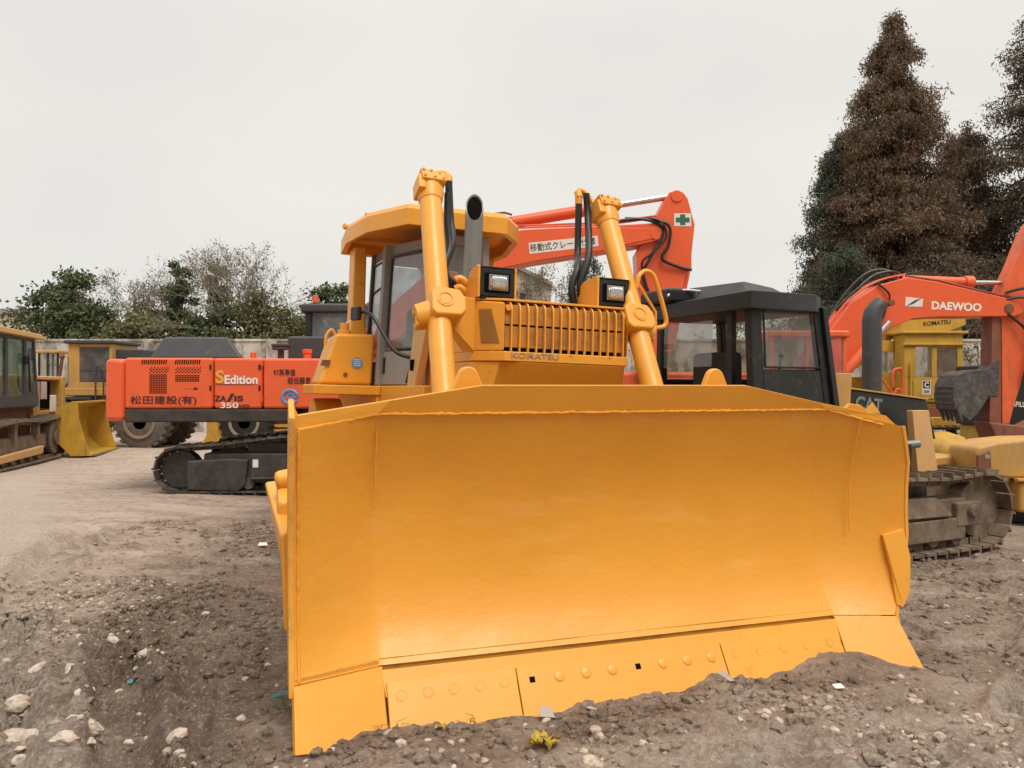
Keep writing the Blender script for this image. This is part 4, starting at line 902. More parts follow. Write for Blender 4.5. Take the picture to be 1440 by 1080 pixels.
for pth, r_ in (([(4.9, -.25, 4.85), (5.6, -.3, 4.93), (6.0, -.32, 4.72), (5.75, -.34, 4.2), (5.62, -.3, 3.9), (5.75, -.25, 3.55)], .03), ([(5.3, -.25, 4.95), (6.05, -.33, 4.85), (6.1, -.33, 4.45), (5.98, -.3, 4.2), (6.3, -.26, 4.05), (6.55, -.24, 4.0)], .03), ([(5.4, -.2, 4.95), (5.9, -.36, 4.9), (6.05, -.36, 4.6), (5.8, -.36, 4.3), (5.6, -.33, 4.1), (5.7, -.25, 3.7)], .022)):
    MB().tube(smooth_path(pth, 7), r_, 8).build('hydraulic_hose', rub, ST)
BC = MB().cyl((6.5, 0, 4.02), (6.2, 0, 2.6), .09).build('bucket_cylinder', ora, EX)
MB().cyl((6.2, 0, 2.6), (6.05, 0, 1.7), .05).build('piston_rod', steel, BC)
m = MB(); m.xz([(5.8, 1.7), (6.3, 1.75), (6.55, 1.3), (6.3, .5), (5.7, .35), (5.5, .9)], -.55, .55); m.build('bucket', rcrd, EX, .04)
# running gear
for s, (dx, an) in ((-1, (0, 0)), (1, (0, 0))):
    yc = s * 1.3
    lp = [(-2.42 - .37 * math.sin(R(a)), .43 - .37 * math.cos(R(a))) for a in range(0, 181, 20)] + [(-1.6, .86), (-.8, .965), (.2, 1.04), (1.3, 1.06), (1.9, 1.06)] + [(2.1 + .5 * math.sin(R(a)), .56 + .5 * math.cos(R(a))) for a in range(0, 181, 20)]
    track_loop(MB(), lp, yc, .6, .19, .025, .028, .93).build('track_chain', trk2, EX)
    m = MB(); m.box(-2.0, 1.75, yc - .2, yc + .24, .2, .70); m.box(-1.3, 1.9, yc - .1, yc + .2, .69, .88); m.build('track_frame', skirt, EX, .03); MB().cyl((-2.42, yc - .12, .43), (-2.42, yc + .12, .43), .32).build('idler', skirt, EX, .01)
    f = m = MB(); m.xz([(-2.25, .09), (-1.40, .06), (-1.28, .18), (-1.24, .60), (-1.5, .62), (-2.25, .58)], yc - .285, yc - .1); m.build('idler_guard', skirt, EX, .03)
    m = MB(); m.box(-1.2, 1.5, yc - .27, yc - .2, .30, .70); m.box(-1.2, 1.5, yc - .30, yc - .2, .26, .31); m.box(-1.0, 1.5, yc - .2, yc - .1, .10, .26); m.build('track_guard', skirt, EX, .02)
    m = MB()
    for i in range(8): m.cyl((-1.7 + i * .45, yc - .22, .2), (-1.7 + i * .45, yc + .22, .2), .1, n=12)
    each(m, 'track_roller', trk2, EX)
    MB().cyl((2.1, yc - .1, .56), (2.1, yc + .1, .56), .42).build('sprocket', trk2, EX)
    if s < 0:
        MB().box(-1.16, -1.07, yc - .274, yc - .26, .47, .60).build('small_label', whi, EX)
        m = MB()
        for a, k in ((100, .30), (125, .30), (150, .30), (175, .3), (75, .3), (50, .3)): m.ball((-2.42 - k * math.sin(R(a)), yc - .15, .43 - k * math.cos(R(a))), .018, 5, 6)
        each(m, 'guide_bolt', sil, EX)
MB().box(-.9, .9, -1.0, 1.0, .5, 1.0).cyl((0, 0, 1.0), (0, 0, 1.23), .75).build('undercarriage', trk2, EX, .03)

# ------------------------------------------------------------------ black-cab crawler dozer on the right
KD = empty('crawler_dozer', (3.45, 8.68, 0), 26)
tag(KD, 'small crawler dozer with black cab, black hood and black exhaust beside the big blade', 'bulldozer')
def kcab():
    zb, zt = 1.35, 2.74; x0, x1, y0, y1 = -1.55, -.48, -.66, .95
    def T(x, y, z): k = (z - zb) / (zt - zb); return (x + (.0 if x < -1 else -.14) * k, y + (.07 if y < 0 else -.05) * k, z)
    def bar(a, b, w, d): # vertical member between (x, y) corner rectangles
        return [T(a[0], a[1], zb), T(a[0] + w, a[1], zb), T(a[0] + w, a[1] + d, zb), T(a[0], a[1] + d, zb), T(a[0], a[1], zt), T(a[0] + w, a[1], zt), T(a[0] + w, a[1] + d, zt), T(a[0], a[1] + d, zt)]
    m = MB()
    for x, y, w, d in ((x0, y0, .14, .10), (x1 - .09, y0, .09, .09), (x0, y1 - .1, .1, .1), (x1 - .09, y1 - .1, .09, .1)): m.hexa(bar((x, y), 0, w, d))
    def rect(a, b, z0, z1, th):
        d = Vector((b[0] - a[0], b[1] - a[1], 0)).normalized(); nn = Vector((-d.y, d.x, 0)) * th
        P0, P1, P2, P3 = (Vector(T(*a, z0)), Vector(T(*b, z0)), Vector(T(*a, z1)), Vector(T(*b, z1)))
        return [tuple(q) for q in (P0, P1, P1 + nn, P0 + nn, P2, P3, P3 + nn, P2 + nn)]
    m.hexa(rect((x0 + .14, y0 + .004), (x1 - .09, y0 + .004), zb, 1.98, .05)); m.hexa(rect((x0 + .14, y0 + .003), (x1 - .09, y0 + .003), 2.58, zt - .002, .05))
    m.hexa(rect((x0 + .006, y1 - .1), (x0 + .006, y0 + .1), zb, 1.80, .05)); m.hexa(rect((x0 + .005, y1 - .1), (x0 + .005, y0 + .1), 2.56, zt - .003, .05))
    m.hexa(rect((x1 - .006, y0 + .1), (x1 - .006, y1 - .1), zb, 1.9, .05)); m.hexa(rect((x1 - .02, y1 - .02), (x0 + .1, y1 - .02), zb, 1.9, .05))
    c = m.build('cab', blk, KD, .02)
    MB().hexa(rect((x0 + .15, y0 + .02), (x1 - .1, y0 + .02), 1.99, 2.57, .008)).build('side_window', gld, c)
    MB().hexa(rect((x0 + .02, y1 - .12), (x0 + .02, .02), 2.02, 2.5, .008)).build('rear_window', gld, c)
    MB().hexa(rect((x1 - .03, y0 + .1), (x1 - .03, y1 - .1), 1.91, 2.6, .008)).build('windscreen', gld, c)
    MB().hexa(rect((x1 - .1, y1 - .05), (x0 + .1, y1 - .05), 1.91, 2.6, .008)).build('side_window', gld, c)
    a, b, p, q = T(x0 + .16, y0 - .003, 2.0), T(x1 - .105, y0 - .003, 2.0), T(x1 - .105, y0 - .003, 2.56), T(x0 + .16, y0 - .003, 2.56)
    MB().tube([a, b, p, q, a], .012, 6, False).build('window_seal', rub, c)
    m = MB(); m.box(x0 + .3, x0 + .8, -.1, .5, 1.5, 1.75); m.box(x0 + .18, x0 + .36, -.12, .52, 1.72, 2.18); m.build('seat', fabric, c, .06)
    MB().box(x0 + .06, x1 - .06, y0 + .06, y1 - .06, 1.3, 1.36).build('cab_floor', blk, c)
    MB().box(x0 + .02, x0 + .08, y0 + .35, y0 + .42, 1.4, 2.56).build('rear_mullion', blk, c)
    for px_, py_ in ((-.75, -.1), (-.8, .1), (-.75, .35)): MB().tube([(px_, py_, 1.6), (px_ + .05, py_ - .05, 2.12)], .015, 6).ball((px_ + .05, py_ - .05, 2.14), .03).build('lever', rub, c)
    # roof: overhanging band plus raised cap
    P = [(-1.64, -.70), (-.78, -.70), (-.55, -.55), (-.55, .85), (-.8, .98), (-1.60, .98)]
    MB().xy(P, 2.56, 2.735).build('roof', blk, KD, .012)
    m = MB(); B_ = [(-1.45, -.45), (-.72, -.35), (-.72, .75), (-1.45, .85)]
    m.add([(x, y, 2.735) for x, y in B_] + [(-1.28, -.2, 2.90), (-.80, -.15, 2.86), (-.80, .6, 2.88), (-1.28, .65, 2.93)], [(3, 2, 1, 0), (4, 5, 6, 7), (0, 1, 5, 4), (1, 2, 6, 5), (2, 3, 7, 6), (3, 0, 4, 7)])
    m.build('roof_cap', blk, KD, .02)
    MB().box(-1.68, -1.2, .5, 1.06, 2.735, 2.90).build('air_conditioner', blk, KD, .04)
    MB().tube(smooth_path([(-1.7, .5, 2.80), (-1.6, .55, 2.86), (-1.45, .5, 2.88), (-1.3, .4, 2.86)], 4), .012, 6).build('roof_cable', whi, KD)
    MB().tube(smooth_path([(-1.6, 1.0, 2.7), (-1.68, 1.02, 2.3), (-1.66, .98, 1.9), (-1.6, .9, 1.5)], 5), .014, 6).build('roof_cable', rub, KD)
    # falling-object guard leg at the front corner
    MB().hexa([(-.47, -.70, 1.30), (-.39, -.70, 1.30), (-.39, -.60, 1.30), (-.47, -.60, 1.30), (-.62, -.64, 2.62), (-.56, -.64, 2.62), (-.56, -.56, 2.62), (-.62, -.56, 2.62)]).build('guard_leg', blk, KD, .01)
kcab()
m = MB(); m.hexa([(-.48, -.42, 1.30), (1.45, -.42, 1.20), (1.45, .42, 1.20), (-.48, .42, 1.30), (-.48, -.42, 1.83), (1.28, -.42, 1.655), (1.28, .42, 1.655), (-.48, .42, 1.83)])
HD = m.build('hood', blk, KD, .015)
m = MB(); m.hexa([(-.48, -.44, 1.832), (1.29, -.44, 1.657), (1.29, .44, 1.657), (-.48, .44, 1.832), (-.48, -.44, 1.85), (1.29, -.44, 1.675), (1.29, .44, 1.675), (-.48, .44, 1.85)]).build('hood_lid', catyel, KD, .004)
text('CAT', 'lettering', gsteel, HD, (.10, -.424, 1.555), (1, 0, -.10), (.10, 0, 1), .42, .16, .003, .03)
m = MB(); m.prism([(.22, -.4245, 1.535), (.50, -.4245, 1.51), (.37, -.4245, 1.64)], (0, -.004, 0)).build('logo_triangle', lyel, HD)
EXH = MB().tube([(.77, -.1, 1.72), (.77, -.1, 2.58), (.785, -.1, 2.66), (.83, -.12, 2.74), (.88, -.14, 2.79)], [.108, .108, .105, .095, .085], 20).build('exhaust_stack', dgry, KD, .005)
MB().cyl((.865, -.135, 2.775), (.883, -.142, 2.795), .07).build('exhaust_bore', dark, EXH)
m = MB(); m.hexa([(.72, -.72, .88), (1.05, -.72, .88), (1.05, -.62, .88), (.72, -.62, .88), (.66, -.70, 1.55), (.93, -.70, 1.55), (.93, -.62, 1.55), (.66, -.62, 1.55)]).build('guard_plate', tanp, KD, .008)
MB().hexa([(-.45, -.60, 1.3), (-.2, -.60, 1.3), (-.2, -.45, 1.3), (-.45, -.45, 1.3), (-.45, -.60, 1.95), (-.15, -.60, 1.95), (-.15, -.45, 1.95), (-.45, -.45, 1.95)]).build('toolbox', catyel, KD, .01)
MB().cyl((.45, -.72, 1.18), (.62, -.80, 1.2), .045).build('lift_cylinder', gsteel, KD)
MB().tube([(.5, -.75, 1.2), (.52, -.72, .85)], .05, 10).build('lift_cylinder', rub, KD)
MB().box(-1.4, 1.3, -.42, .42, .45, 1.3).build('hull', trk2, KD, .03)
for s in (-1, 1):
    yc = s * .78
    lp = oval(-1.25, 1.5, .40, .40, .06, sag=.035)
    track_loop(MB(), lp, yc, .48, .185, .03, .05, .86).build('track_chain', mud_m, KD)
    m = MB(); m.box(-1.2, 1.25, yc - .13, yc + .13, .27, .60); m.hexa([(-.9, yc - .2, .45), (.95, yc - .2, .42), (.95, yc - .1, .42), (-.9, yc - .1, .45), (-.9, yc - .14, .66), (.75, yc - .14, .63), (.75, yc - .1, .63), (-.9, yc - .1, .66)]); m.build('track_frame', mud_m, KD, .03)
    m = MB(); m.box(1.0, 1.42, yc - .2, yc - .05, .30, .56); m.cyl((1.22, yc - .26, .47), (1.22, yc - .1, .47), .075, n=10); m.build('idler_block', mud_m, KD, .02); MB().box(-.95, 1.15, yc - .19, yc - .15, .17, .40).build('roller_guard', mud_m, KD, .015)
    MB().cyl((1.5, yc - .09, .46), (1.5, yc + .09, .46), .32).build('idler', mud_m, KD, .01)
    MB().cyl((-1.25, yc - .09, .46), (-1.25, yc + .09, .46), .32).build('sprocket', mud_m, KD)
    m = MB()
    for i in range(6): m.cyl((-.8 + i * .37, yc - .15, .2), (-.8 + i * .37, yc + .15, .2), .095, n=12)
    each(m, 'track_roller', mud_m, KD)

wheel_later = []; glg_frame = dgry
# ------------------------------------------------------------------ second orange excavator, right, boom over everything
DX = empty('excavator', (4.9, 16.0, 0), 0)
tag(DX, 'orange excavator at the right with an arched lettered boom and a dark toothed bucket', 'excavator')
o_ = 4.9
def rel(pts): return [(x - o_, z) for x, z in pts]
D2 = sheet('boom', rel([(5.4, 1.5), (6.2, 1.45), (6.59, 1.62), (6.89, 2.06), (7.33, 2.63), (7.78, 3.04), (8.22, 3.21), (8.74, 3.25), (10.3, 3.26), (10.47, 3.32), (10.47, 3.46), (10.2, 3.62), (8.7, 3.97), (8.1, 4.06), (7.5, 3.9), (6.92, 3.52), (6.5, 2.95), (5.9, 2.2), (5.3, 1.75)]), -.28, .28, ora, DX, .02)
text('DAEWOO', 'lettering', wcol, D2, (8.59 - o_, -.282, 3.40), (1, 0, -.045), (.045, 0, 1), 1.02, .17, .003, .035)
MB().xz(rel([(8.05, 3.46), (8.40, 3.455), (8.42, 3.62), (8.06, 3.66)]), -.285, -.275).build('logo_plate', whi, D2)
MB().xz(rel([(8.06, 3.455), (8.22, 3.52), (8.40, 3.64), (8.24, 3.58)]), -.2885, -.284).build('logo_mark', kcol, D2)
A2 = MB().cyl((8.1 - o_, 0, 4.05), (9.55 - o_, 0, 3.99), .10).build('arm_cylinder', orad, DX)
MB().cyl((9.42 - o_, 0, 3.995), (9.6 - o_, 0, 3.99), .135).build('gland_collar', orad, A2, .01)
MB().cyl((9.6 - o_, 0, 3.99), (10.45 - o_, 0, 3.98), .045).build('piston_rod', steel, A2)
for k in range(3):
    dz = .07 * k; MB().tube(smooth_path([(5.9 - o_, -.2 + .12 * k, 2.3), (6.5 - o_, -.2 + .12 * k, 3.05 + .0), (6.95 - o_, -.2 + .12 * k, 3.62), (7.55 - o_, -.2 + .12 * k, 4.0), (8.1 - o_, -.2 + .12 * k, 4.13)], 4), .022, 6).build('hydraulic_pipe', orad, D2)
MB().tube([(8.1 - o_, -.2, 4.10), (8.8 - o_, -.2, 4.0), (9.6 - o_, -.2, 3.80), (10.25 - o_, -.2, 3.66)], .022, 6).build('hydraulic_pipe', bro, D2)
MB().tube(smooth_path([(6.7 - o_, -.1, 3.4), (7.1 - o_, -.15, 3.80), (7.5 - o_, -.1, 4.12), (7.9 - o_, -.1, 4.20), (8.1 - o_, 0, 4.1)], 5), .03, 8).build('hydraulic_hose', rub, D2)
MB().tube(smooth_path([(6.6 - o_, .05, 3.2), (7.0 - o_, .1, 3.78), (7.45 - o_, .1, 4.2), (7.85 - o_, .1, 4.26), (8.05 - o_, 0, 4.1)], 5), .03, 8).build('hydraulic_hose', rub, D2)
MB().tube(smooth_path([(7.45 - o_, -.3, 3.95), (7.7 - o_, -.34, 3.7), (7.62 - o_, -.34, 3.4), (7.5 - o_, -.3, 3.0)], 5), .02, 6).build('hydraulic_hose', rub, D2)
for y in (-.55, .55):
    c_ = MB().cyl((6.0 - o_, y, 1.3), (7.1 - o_, y, 2.55), .10).build('boom_cylinder', orad, DX)
    MB().cyl((7.1 - o_, y, 2.55), (7.6 - o_, y, 3.12), .05).build('piston_rod', steel, c_)
MB().cyl((7.63 - o_, -.6, 3.5), (7.63 - o_, .6, 3.5), .06).build('pivot_pin', bro, D2)
S2 = sheet('stick', rel([(10.02, 3.62), (10.36, 4.35), (10.62, 5.0), (10.78, 5.25), (10.98, 5.2), (11.15, 4.6), (11.0, 3.5), (10.64, 2.4), (10.33, 1.4), (10.24, 1.05), (10.09, 1.05), (10.085, 3.2)]), -.19, .19, orad, DX, .015)
MB().xz(rel([(9.83, 1.1), (10.075, 1.05), (10.075, 3.3), (9.9, 3.3)]), -.185, .185).build('stick_web', bro, DX, .01)  # narrow face of the stick, its shadow painted in as brown
MB().cyl((10.18 - o_, -.3, 3.42), (10.18 - o_, .3, 3.42), .10).build('pivot_pin', bro, S2, .01)
MB().cyl((10.75 - o_, -.24, 4.75), (10.75 - o_, .24, 4.75), .09).build('pivot_pin', orad, S2, .01)
MB().cyl((10.95 - o_, -.25, 3.4), (10.6 - o_, -.25, 1.8), .075).build('bucket_cylinder', orad, DX)
MB().xz(rel([(10.75, 3.35), (10.95, 3.3), (11.0, 3.75), (10.8, 3.85)]), -.195, -.185).build('white_patch', whi, S2)
for pth in ([(10.1, -.25, 3.6), (10.5, -.35, 3.62), (10.65, -.35, 3.2), (10.6, -.3, 2.6), (10.45, -.28, 1.9)], [(10.15, -.22, 3.75), (10.55, -.4, 3.8), (10.8, -.4, 3.3), (10.6, -.38, 2.9), (10.4, -.3, 3.1), (10.15, -.3, 3.3)]):
    MB().tube(smooth_path([(x - o_, y, z) for x, y, z in pth], 6), .028, 8).build('hydraulic_hose', rub, S2)
m = MB(); m.xz(rel([(9.75, 1.1), (10.6, 1.0), (11.1, 1.25), (11.3, .85), (10.9, .62), (9.9, .72)]), -.3, .3); m.build('bucket_linkage', bro, DX, .04)
# bucket: shell with a hollow curl, side plates, five teeth
def rel(pts): return [((9.42 + (x - 9.42) * .8) - o_, 1.60 + (z - 1.75) * .86) if x < 10 and z < 2.5 else (x - o_, z) for x, z in pts]
def bucket2():
    P = [(8.93, 1.45), (8.87, 1.75), (8.90, 2.05), (9.02, 2.28), (9.25, 2.38), (9.8, 2.42)]
    I = [(9.8, 2.36), (9.28, 2.31), (9.09, 2.2), (8.98, 2.02), (8.95, 1.75), (9.0, 1.46)]
    b = MB().xz(rel(P + I), -.36, .36).build('bucket', rcrd, DX, .01)
    for y in (-.36, .33): MB().xz(rel([(8.96, 1.45), (8.9, 1.75), (8.93, 2.03), (9.05, 2.26), (9.28, 2.36), (9.9, 2.40), (9.88, 1.9), (9.5, 1.35), (9.3, 1.2)]), y + .003, y + .027).build('side_plate', rcrd, b, .008)
    for k in range(5):
        y = -.32 + k * .16; MB().hexa([(q - o_, y + d, z) for q, d, z in ((9.05, -.05, 1.40), (9.14, -.05, 1.40), (9.14, .05, 1.40), (9.05, .05, 1.40), (9.16, -.025, 1.10), (9.20, -.025, 1.10), (9.20, .025, 1.10), (9.16, .025, 1.10))]).build('bucket_tooth', rcrd, b, .01)
    for k in range(4): MB().box(8.975 - o_, 9.06 - o_, -.33, .33, 1.46 + k * .11, 1.50 + k * .11).build('wear_strip', rcrd, b, .01)
    MB().xz(rel([(9.6, 2.1), (9.8, 2.35), (10.05, 2.45), (10.0, 1.6), (9.7, 1.8)]), -.2, .2).build('bucket_link', rcrd, b, .02)
bucket2()
m = MB(); m.box(-2.9, 1.2, -1.4, 1.4, 1.15, 2.1); m.build('upper_body', orad, DX, .08)
m = MB(); m.box(.0, 1.45, -1.45, -.5, 1.15, 1.6)
for x, y in ((0, -1.45), (1.37, -1.45), (0, -.58), (1.37, -.58), (.65, -1.45)): m.box(x, x + .08, y, y + .08, 1.6, 2.75)
c2 = m.build('cab', orad, DX, .02); MB().box(-.05, 1.5, -1.5, -.45, 2.75, 2.88).build('cab_roof', orad, c2, .04); MB().box(.08, 1.37, -1.44, -1.43, 1.6, 2.75).build('cab_window', gld, c2)
for s in (-1, 1):
    track_loop(MB(), oval(-1.5, 1.5, .42, .42, .05, sag=.02), s * 1.15, .55, .19, .025, .03).build('track_chain', trk, DX)
    MB().box(-1.5, 1.5, s * 1.15 - .2, s * 1.15 + .2, .25, .65).build('track_frame', trk, DX, .03)
MB().box(-.8, .8, -.9, .9, .5, .95).cyl((0, 0, .9), (0, 0, 1.16), .6).build('undercarriage', trk, DX)

# ------------------------------------------------------------------ old yellow excavator behind
YX = empty('excavator', (10.4, 21.0, 0), 0)
tag(YX, 'old yellow excavator with two-window cab and lettered yellow boom, behind the dark toothed bucket', 'excavator')
o3 = 10.4
def r3(x): return x - o3
m = MB(); yy = -1.0
m.box(r3(10.22), r3(11.75), yy, yy + .06, 1.43, 2.06); m.box(r3(10.22), r3(11.75), yy, yy + .06, 2.86, 3.2)
for x0, x1 in ((10.22, 10.52), (10.93, 11.07), (11.6, 11.75)): m.box(r3(x0), r3(x1), yy - .002, yy + .062, 2.06, 2.86)
m.box(r3(9.55), r3(10.22), yy + .5, yy + .56, 1.43, 2.2); m.box(r3(9.55), r3(9.62), yy + .5, yy + .56, 2.2, 2.9); m.box(r3(9.55), r3(10.2), yy + .5, yy + .561, 2.75, 3.05); m.box(r3(10.22), r3(10.3), yy + .065, yy + .6, 1.43, 3.19)
m.box(r3(9.55), r3(11.75), .6, .66, 1.43, 2.1); m.box(r3(11.68), r3(11.75), -.93, .6, 1.43, 3.0); m.box(r3(9.55), r3(11.75), yy + .07, .66, 1.3, 1.42)
yc_ = m.build('cab', yex, YX, .015)
MB().box(r3(10.14), r3(11.85), yy - .08, .75, 3.2, 3.27).build('cab_roof', yex, yc_, .02)
MB().box(r3(10.16), r3(11.8), yy - .06, yy - .001, 2.90, 2.95).build('gutter', yex, yc_, .01)
MB().box(r3(10.52), r3(10.93), yy + .02, yy + .03, 2.06, 2.86).build('door_window', gld, yc_); MB().box(r3(11.07), r3(11.6), yy + .02, yy + .03, 2.06, 2.86).build('rear_window', gld, yc_)
MB().box(r3(9.62), r3(10.2), yy + .52, yy + .53, 2.2, 2.75).build('front_window', gld, yc_)
MB().box(r3(10.44), r3(11.0), yy - .025, yy - .001, 1.5, 1.98).build('door_panel', yex, yc_, .06)
MB().tube([(r3(10.36), yy - .05, 1.5), (r3(10.36), yy - .05, 2.45)], .025, 8).build('grab_rail', yex, yc_)
MB().box(r3(10.67), r3(10.89), yy - .03, yy - .024, 1.62, 1.98).build('sign_plate', whi, yc_)
MB().box(r3(10.69), r3(10.87), yy - .033, yy - .0295, 1.78, 1.96).build('sign_square', kcol, yc_); text('C', 'lettering', wcol, yc_, (r3(10.72), yy - .0335, 1.80), X1, Z1, .12, .14, .003, .04)
text('505', 'lettering', mar, yc_, (r3(10.71), yy - .0305, 1.66), X1, Z1, .14, .07, .003, .03)
YB = sheet('boom', [(r3(9.3), 2.3), (r3(9.8), 2.6), (r3(10.4), 3.2), (r3(11.9), 3.34), (r3(12.3), 3.5), (r3(12.3), 3.72), (r3(10.5), 3.75), (r3(10.0), 3.6), (r3(9.2), 2.6)], -.2, .2, yex, YX, .02)
MB().box(r3(11.9), r3(12.25), -.1, .1, 1.0, 3.6).build('stick', yex, YX, .02)
text('KOMATSU', 'lettering', kcol, YB, (r3(11.15), -.203, 3.46), (1, 0, .09), (-.09, 0, 1), .74, .12, .003, .02)
for k in range(4): MB().tube(smooth_path([(r3(9.35) + .1 * k, -.3 - .05 * k, 2.5), (r3(9.6) + .1 * k, -.35, 3.2), (r3(10.1) + .06 * k, -.35, 3.6), (r3(10.6), -.3, 3.68)], 5), .03, 6).build('hydraulic_hose', yex, YX)
MB().tube(smooth_path([(r3(9.6), -1.1, 2.0), (r3(9.9), -1.1, 1.6), (r3(10.05), -1.1, 1.5), (r3(10.08), -1.1, 1.7), (r3(9.98), -1.1, 1.76), (r3(9.9), -1.1, 1.6), (r3(9.95), -1.1, 1.45)], 5), .03, 6).build('hydraulic_hose', orad, YX)
MB().tube(smooth_path([(r3(9.9), -1.05, 1.8), (r3(9.9), -1.05, 2.2), (r3(10.02), -1.05, 2.28), (r3(10.14), -1.05, 2.2), (r3(10.14), -1.05, 1.4)], 5), .04, 8).build('hydraulic_hose', orad, YX)
MB().box(r3(9.4), r3(13.5), -1.02, 1.2, 1.05, 1.29).build('deck', bro, YX, .02)
MB().box(r3(10.2), r3(12.8), -1.15, 1.2, .78, 1.04).build('lower_body', oliv, YX, .03)
MB().box(r3(11.9), r3(14.0), -.9, 1.2, 1.3, 2.3).build('engine_housing', yex, YX, .06)
for s in (-1, 1): track_loop(MB(), oval(-1.3, 1.9, .38, .38, .03), s * 1.1, .5, .19, .025, .03).build('track_chain', mud_m, YX)

# ------------------------------------------------------------------ low yellow machine at the right edge
NM = empty('wheel_loader', (7.35, 10.6, 0), 0)
tag(NM, 'low dusty yellow machine with rounded hood and small lamp, cut off by the right edge', 'loader')
m = MB(); a = [(-1.28, .93), (-1.25, 1.02), (-1.0, 1.09), (-.6, 1.13), (1.2, 1.16), (1.2, .6), (-.85, .6), (-1.2, .66)]
m.xz(a, -.55, .12); m.build('engine_hood', catyel, NM, .05, seg=3)
MB().box(-.75, 1.3, -.62, .3, .05 + .12, .58).build('side_body', catyel, NM, .05, seg=3)
MB().box(-.8, 1.3, -.66, -.56, .58, .62).build('hood_ledge', catyel, NM, .01)
MB().xz([(-1.27, .68), (-1.08, .66), (-1.10, .98), (-1.27, .92)], -.575, -.52).build('lamp_recess', bro, NM, .02)
MB().cyl((-1.15, -.58, .9), (-1.15, -.56, .9), .035).build('lamp', lens, NM)
for z in (.72, .80): MB().box(-.35, .5, -.556, -.54, z, z + .03).build('hood_slot', bro, NM)
MB().box(-.7, .9, -.3, .8, -.02, .2).build('belly_plate', blk, NM, .02)
m = MB(); m.box(-1.42, -1.0, -.45, -.1, .52, .56); m.box(-1.2, -1.0, -.4, .0, .1, .53); m.build('drawbar', catyel, NM, .01)
BH = empty('road_machine', (11.6, 17.4, 0), 0); tag(BH, 'black sided machine with white lettering half hidden behind the far orange stick', 'machine')
m = MB(); m.xz([(-1.1, .95), (1.2, .95), (1.2, 2.1), (-.5, 2.3), (-1.1, 2.3)], -.4, .8); bo = m.build('hood', blk, BH, .03)
text('CATERPILLAR', 'lettering', wcol, bo, (-.83, -.404, 1.40), (1, 0, -.06), (0, 0, 1), .74, .115, .004, .02)
MB().box(-1.0, 1.3, -.3, .8, .3, .94).build('chassis', yex, BH, .03); MB().box(-.4, .9, -.25, .7, 2.28, 2.9).build('cab', glg_frame, BH, .03); MB().box(-.36, .86, -.26, -.252, 2.4, 2.84).build('cab_window', glg, BH)
for x in (-.5, .8): wheel_later.append((BH, (x, -.45, .4), .4, .3))
for x in (-.1, 1.0):
    t = MB().tube([(x, -.75, .42), (x, -.70, .42), (x, -.45, .42), (x, -.4, .42)], [.36, .42, .42, .36], 24).build('wheel', tyr, NM) if x > .5 else None
# olive drum and track pile between the machines
OD = MB().tube([(0, 0, 0), (0, 0, .5), (0, 0, .62), (0, 0, .72)], [.42, .40, .33, .12], 18).build('oil_drum', oliv, None, .01); OD.location = (7.1, 12.6, .35); OD.rotation_euler = (R(6), R(-8), 0)
tag(OD, 'dented olive drum standing on the scrap heap beneath the dark toothed bucket', 'drum')
SP = MB()
rr = random.Random(5)
for k in range(9): SP.obox((6.6 + rr.uniform(-.6, .6), 12.4 + rr.uniform(-.4, .4), .05 + k * .035), (1.0 + rr.uniform(-.3, .5), .25, .05), (rr.uniform(-.2, .2), rr.uniform(-.2, .2), rr.uniform(-.6, .6)))
SPo = SP.build('scrap_steel', mud_m, None, .01); tag(SPo, 'heap of muddy scrap steel bars on the ground behind the small dozer track', 'scrap', kind='stuff')
PL = MB().box(-.22, .22, -.3, .3, 0, .13).build('painted_box', catyel, None, .03); PL.location = (5.95, 10.9, .72); PL.rotation_euler = (0, R(-3), R(12)); tag(PL, 'pale dusty yellow cover lying behind the upper run of the small dozer track', 'cover')
PLs = MB().box(5.75, 6.3, 10.7, 11.2, .0, .70).build('crate', mud_m, None, .02); tag(PLs, 'mud covered crate under the pale yellow cover', 'crate')

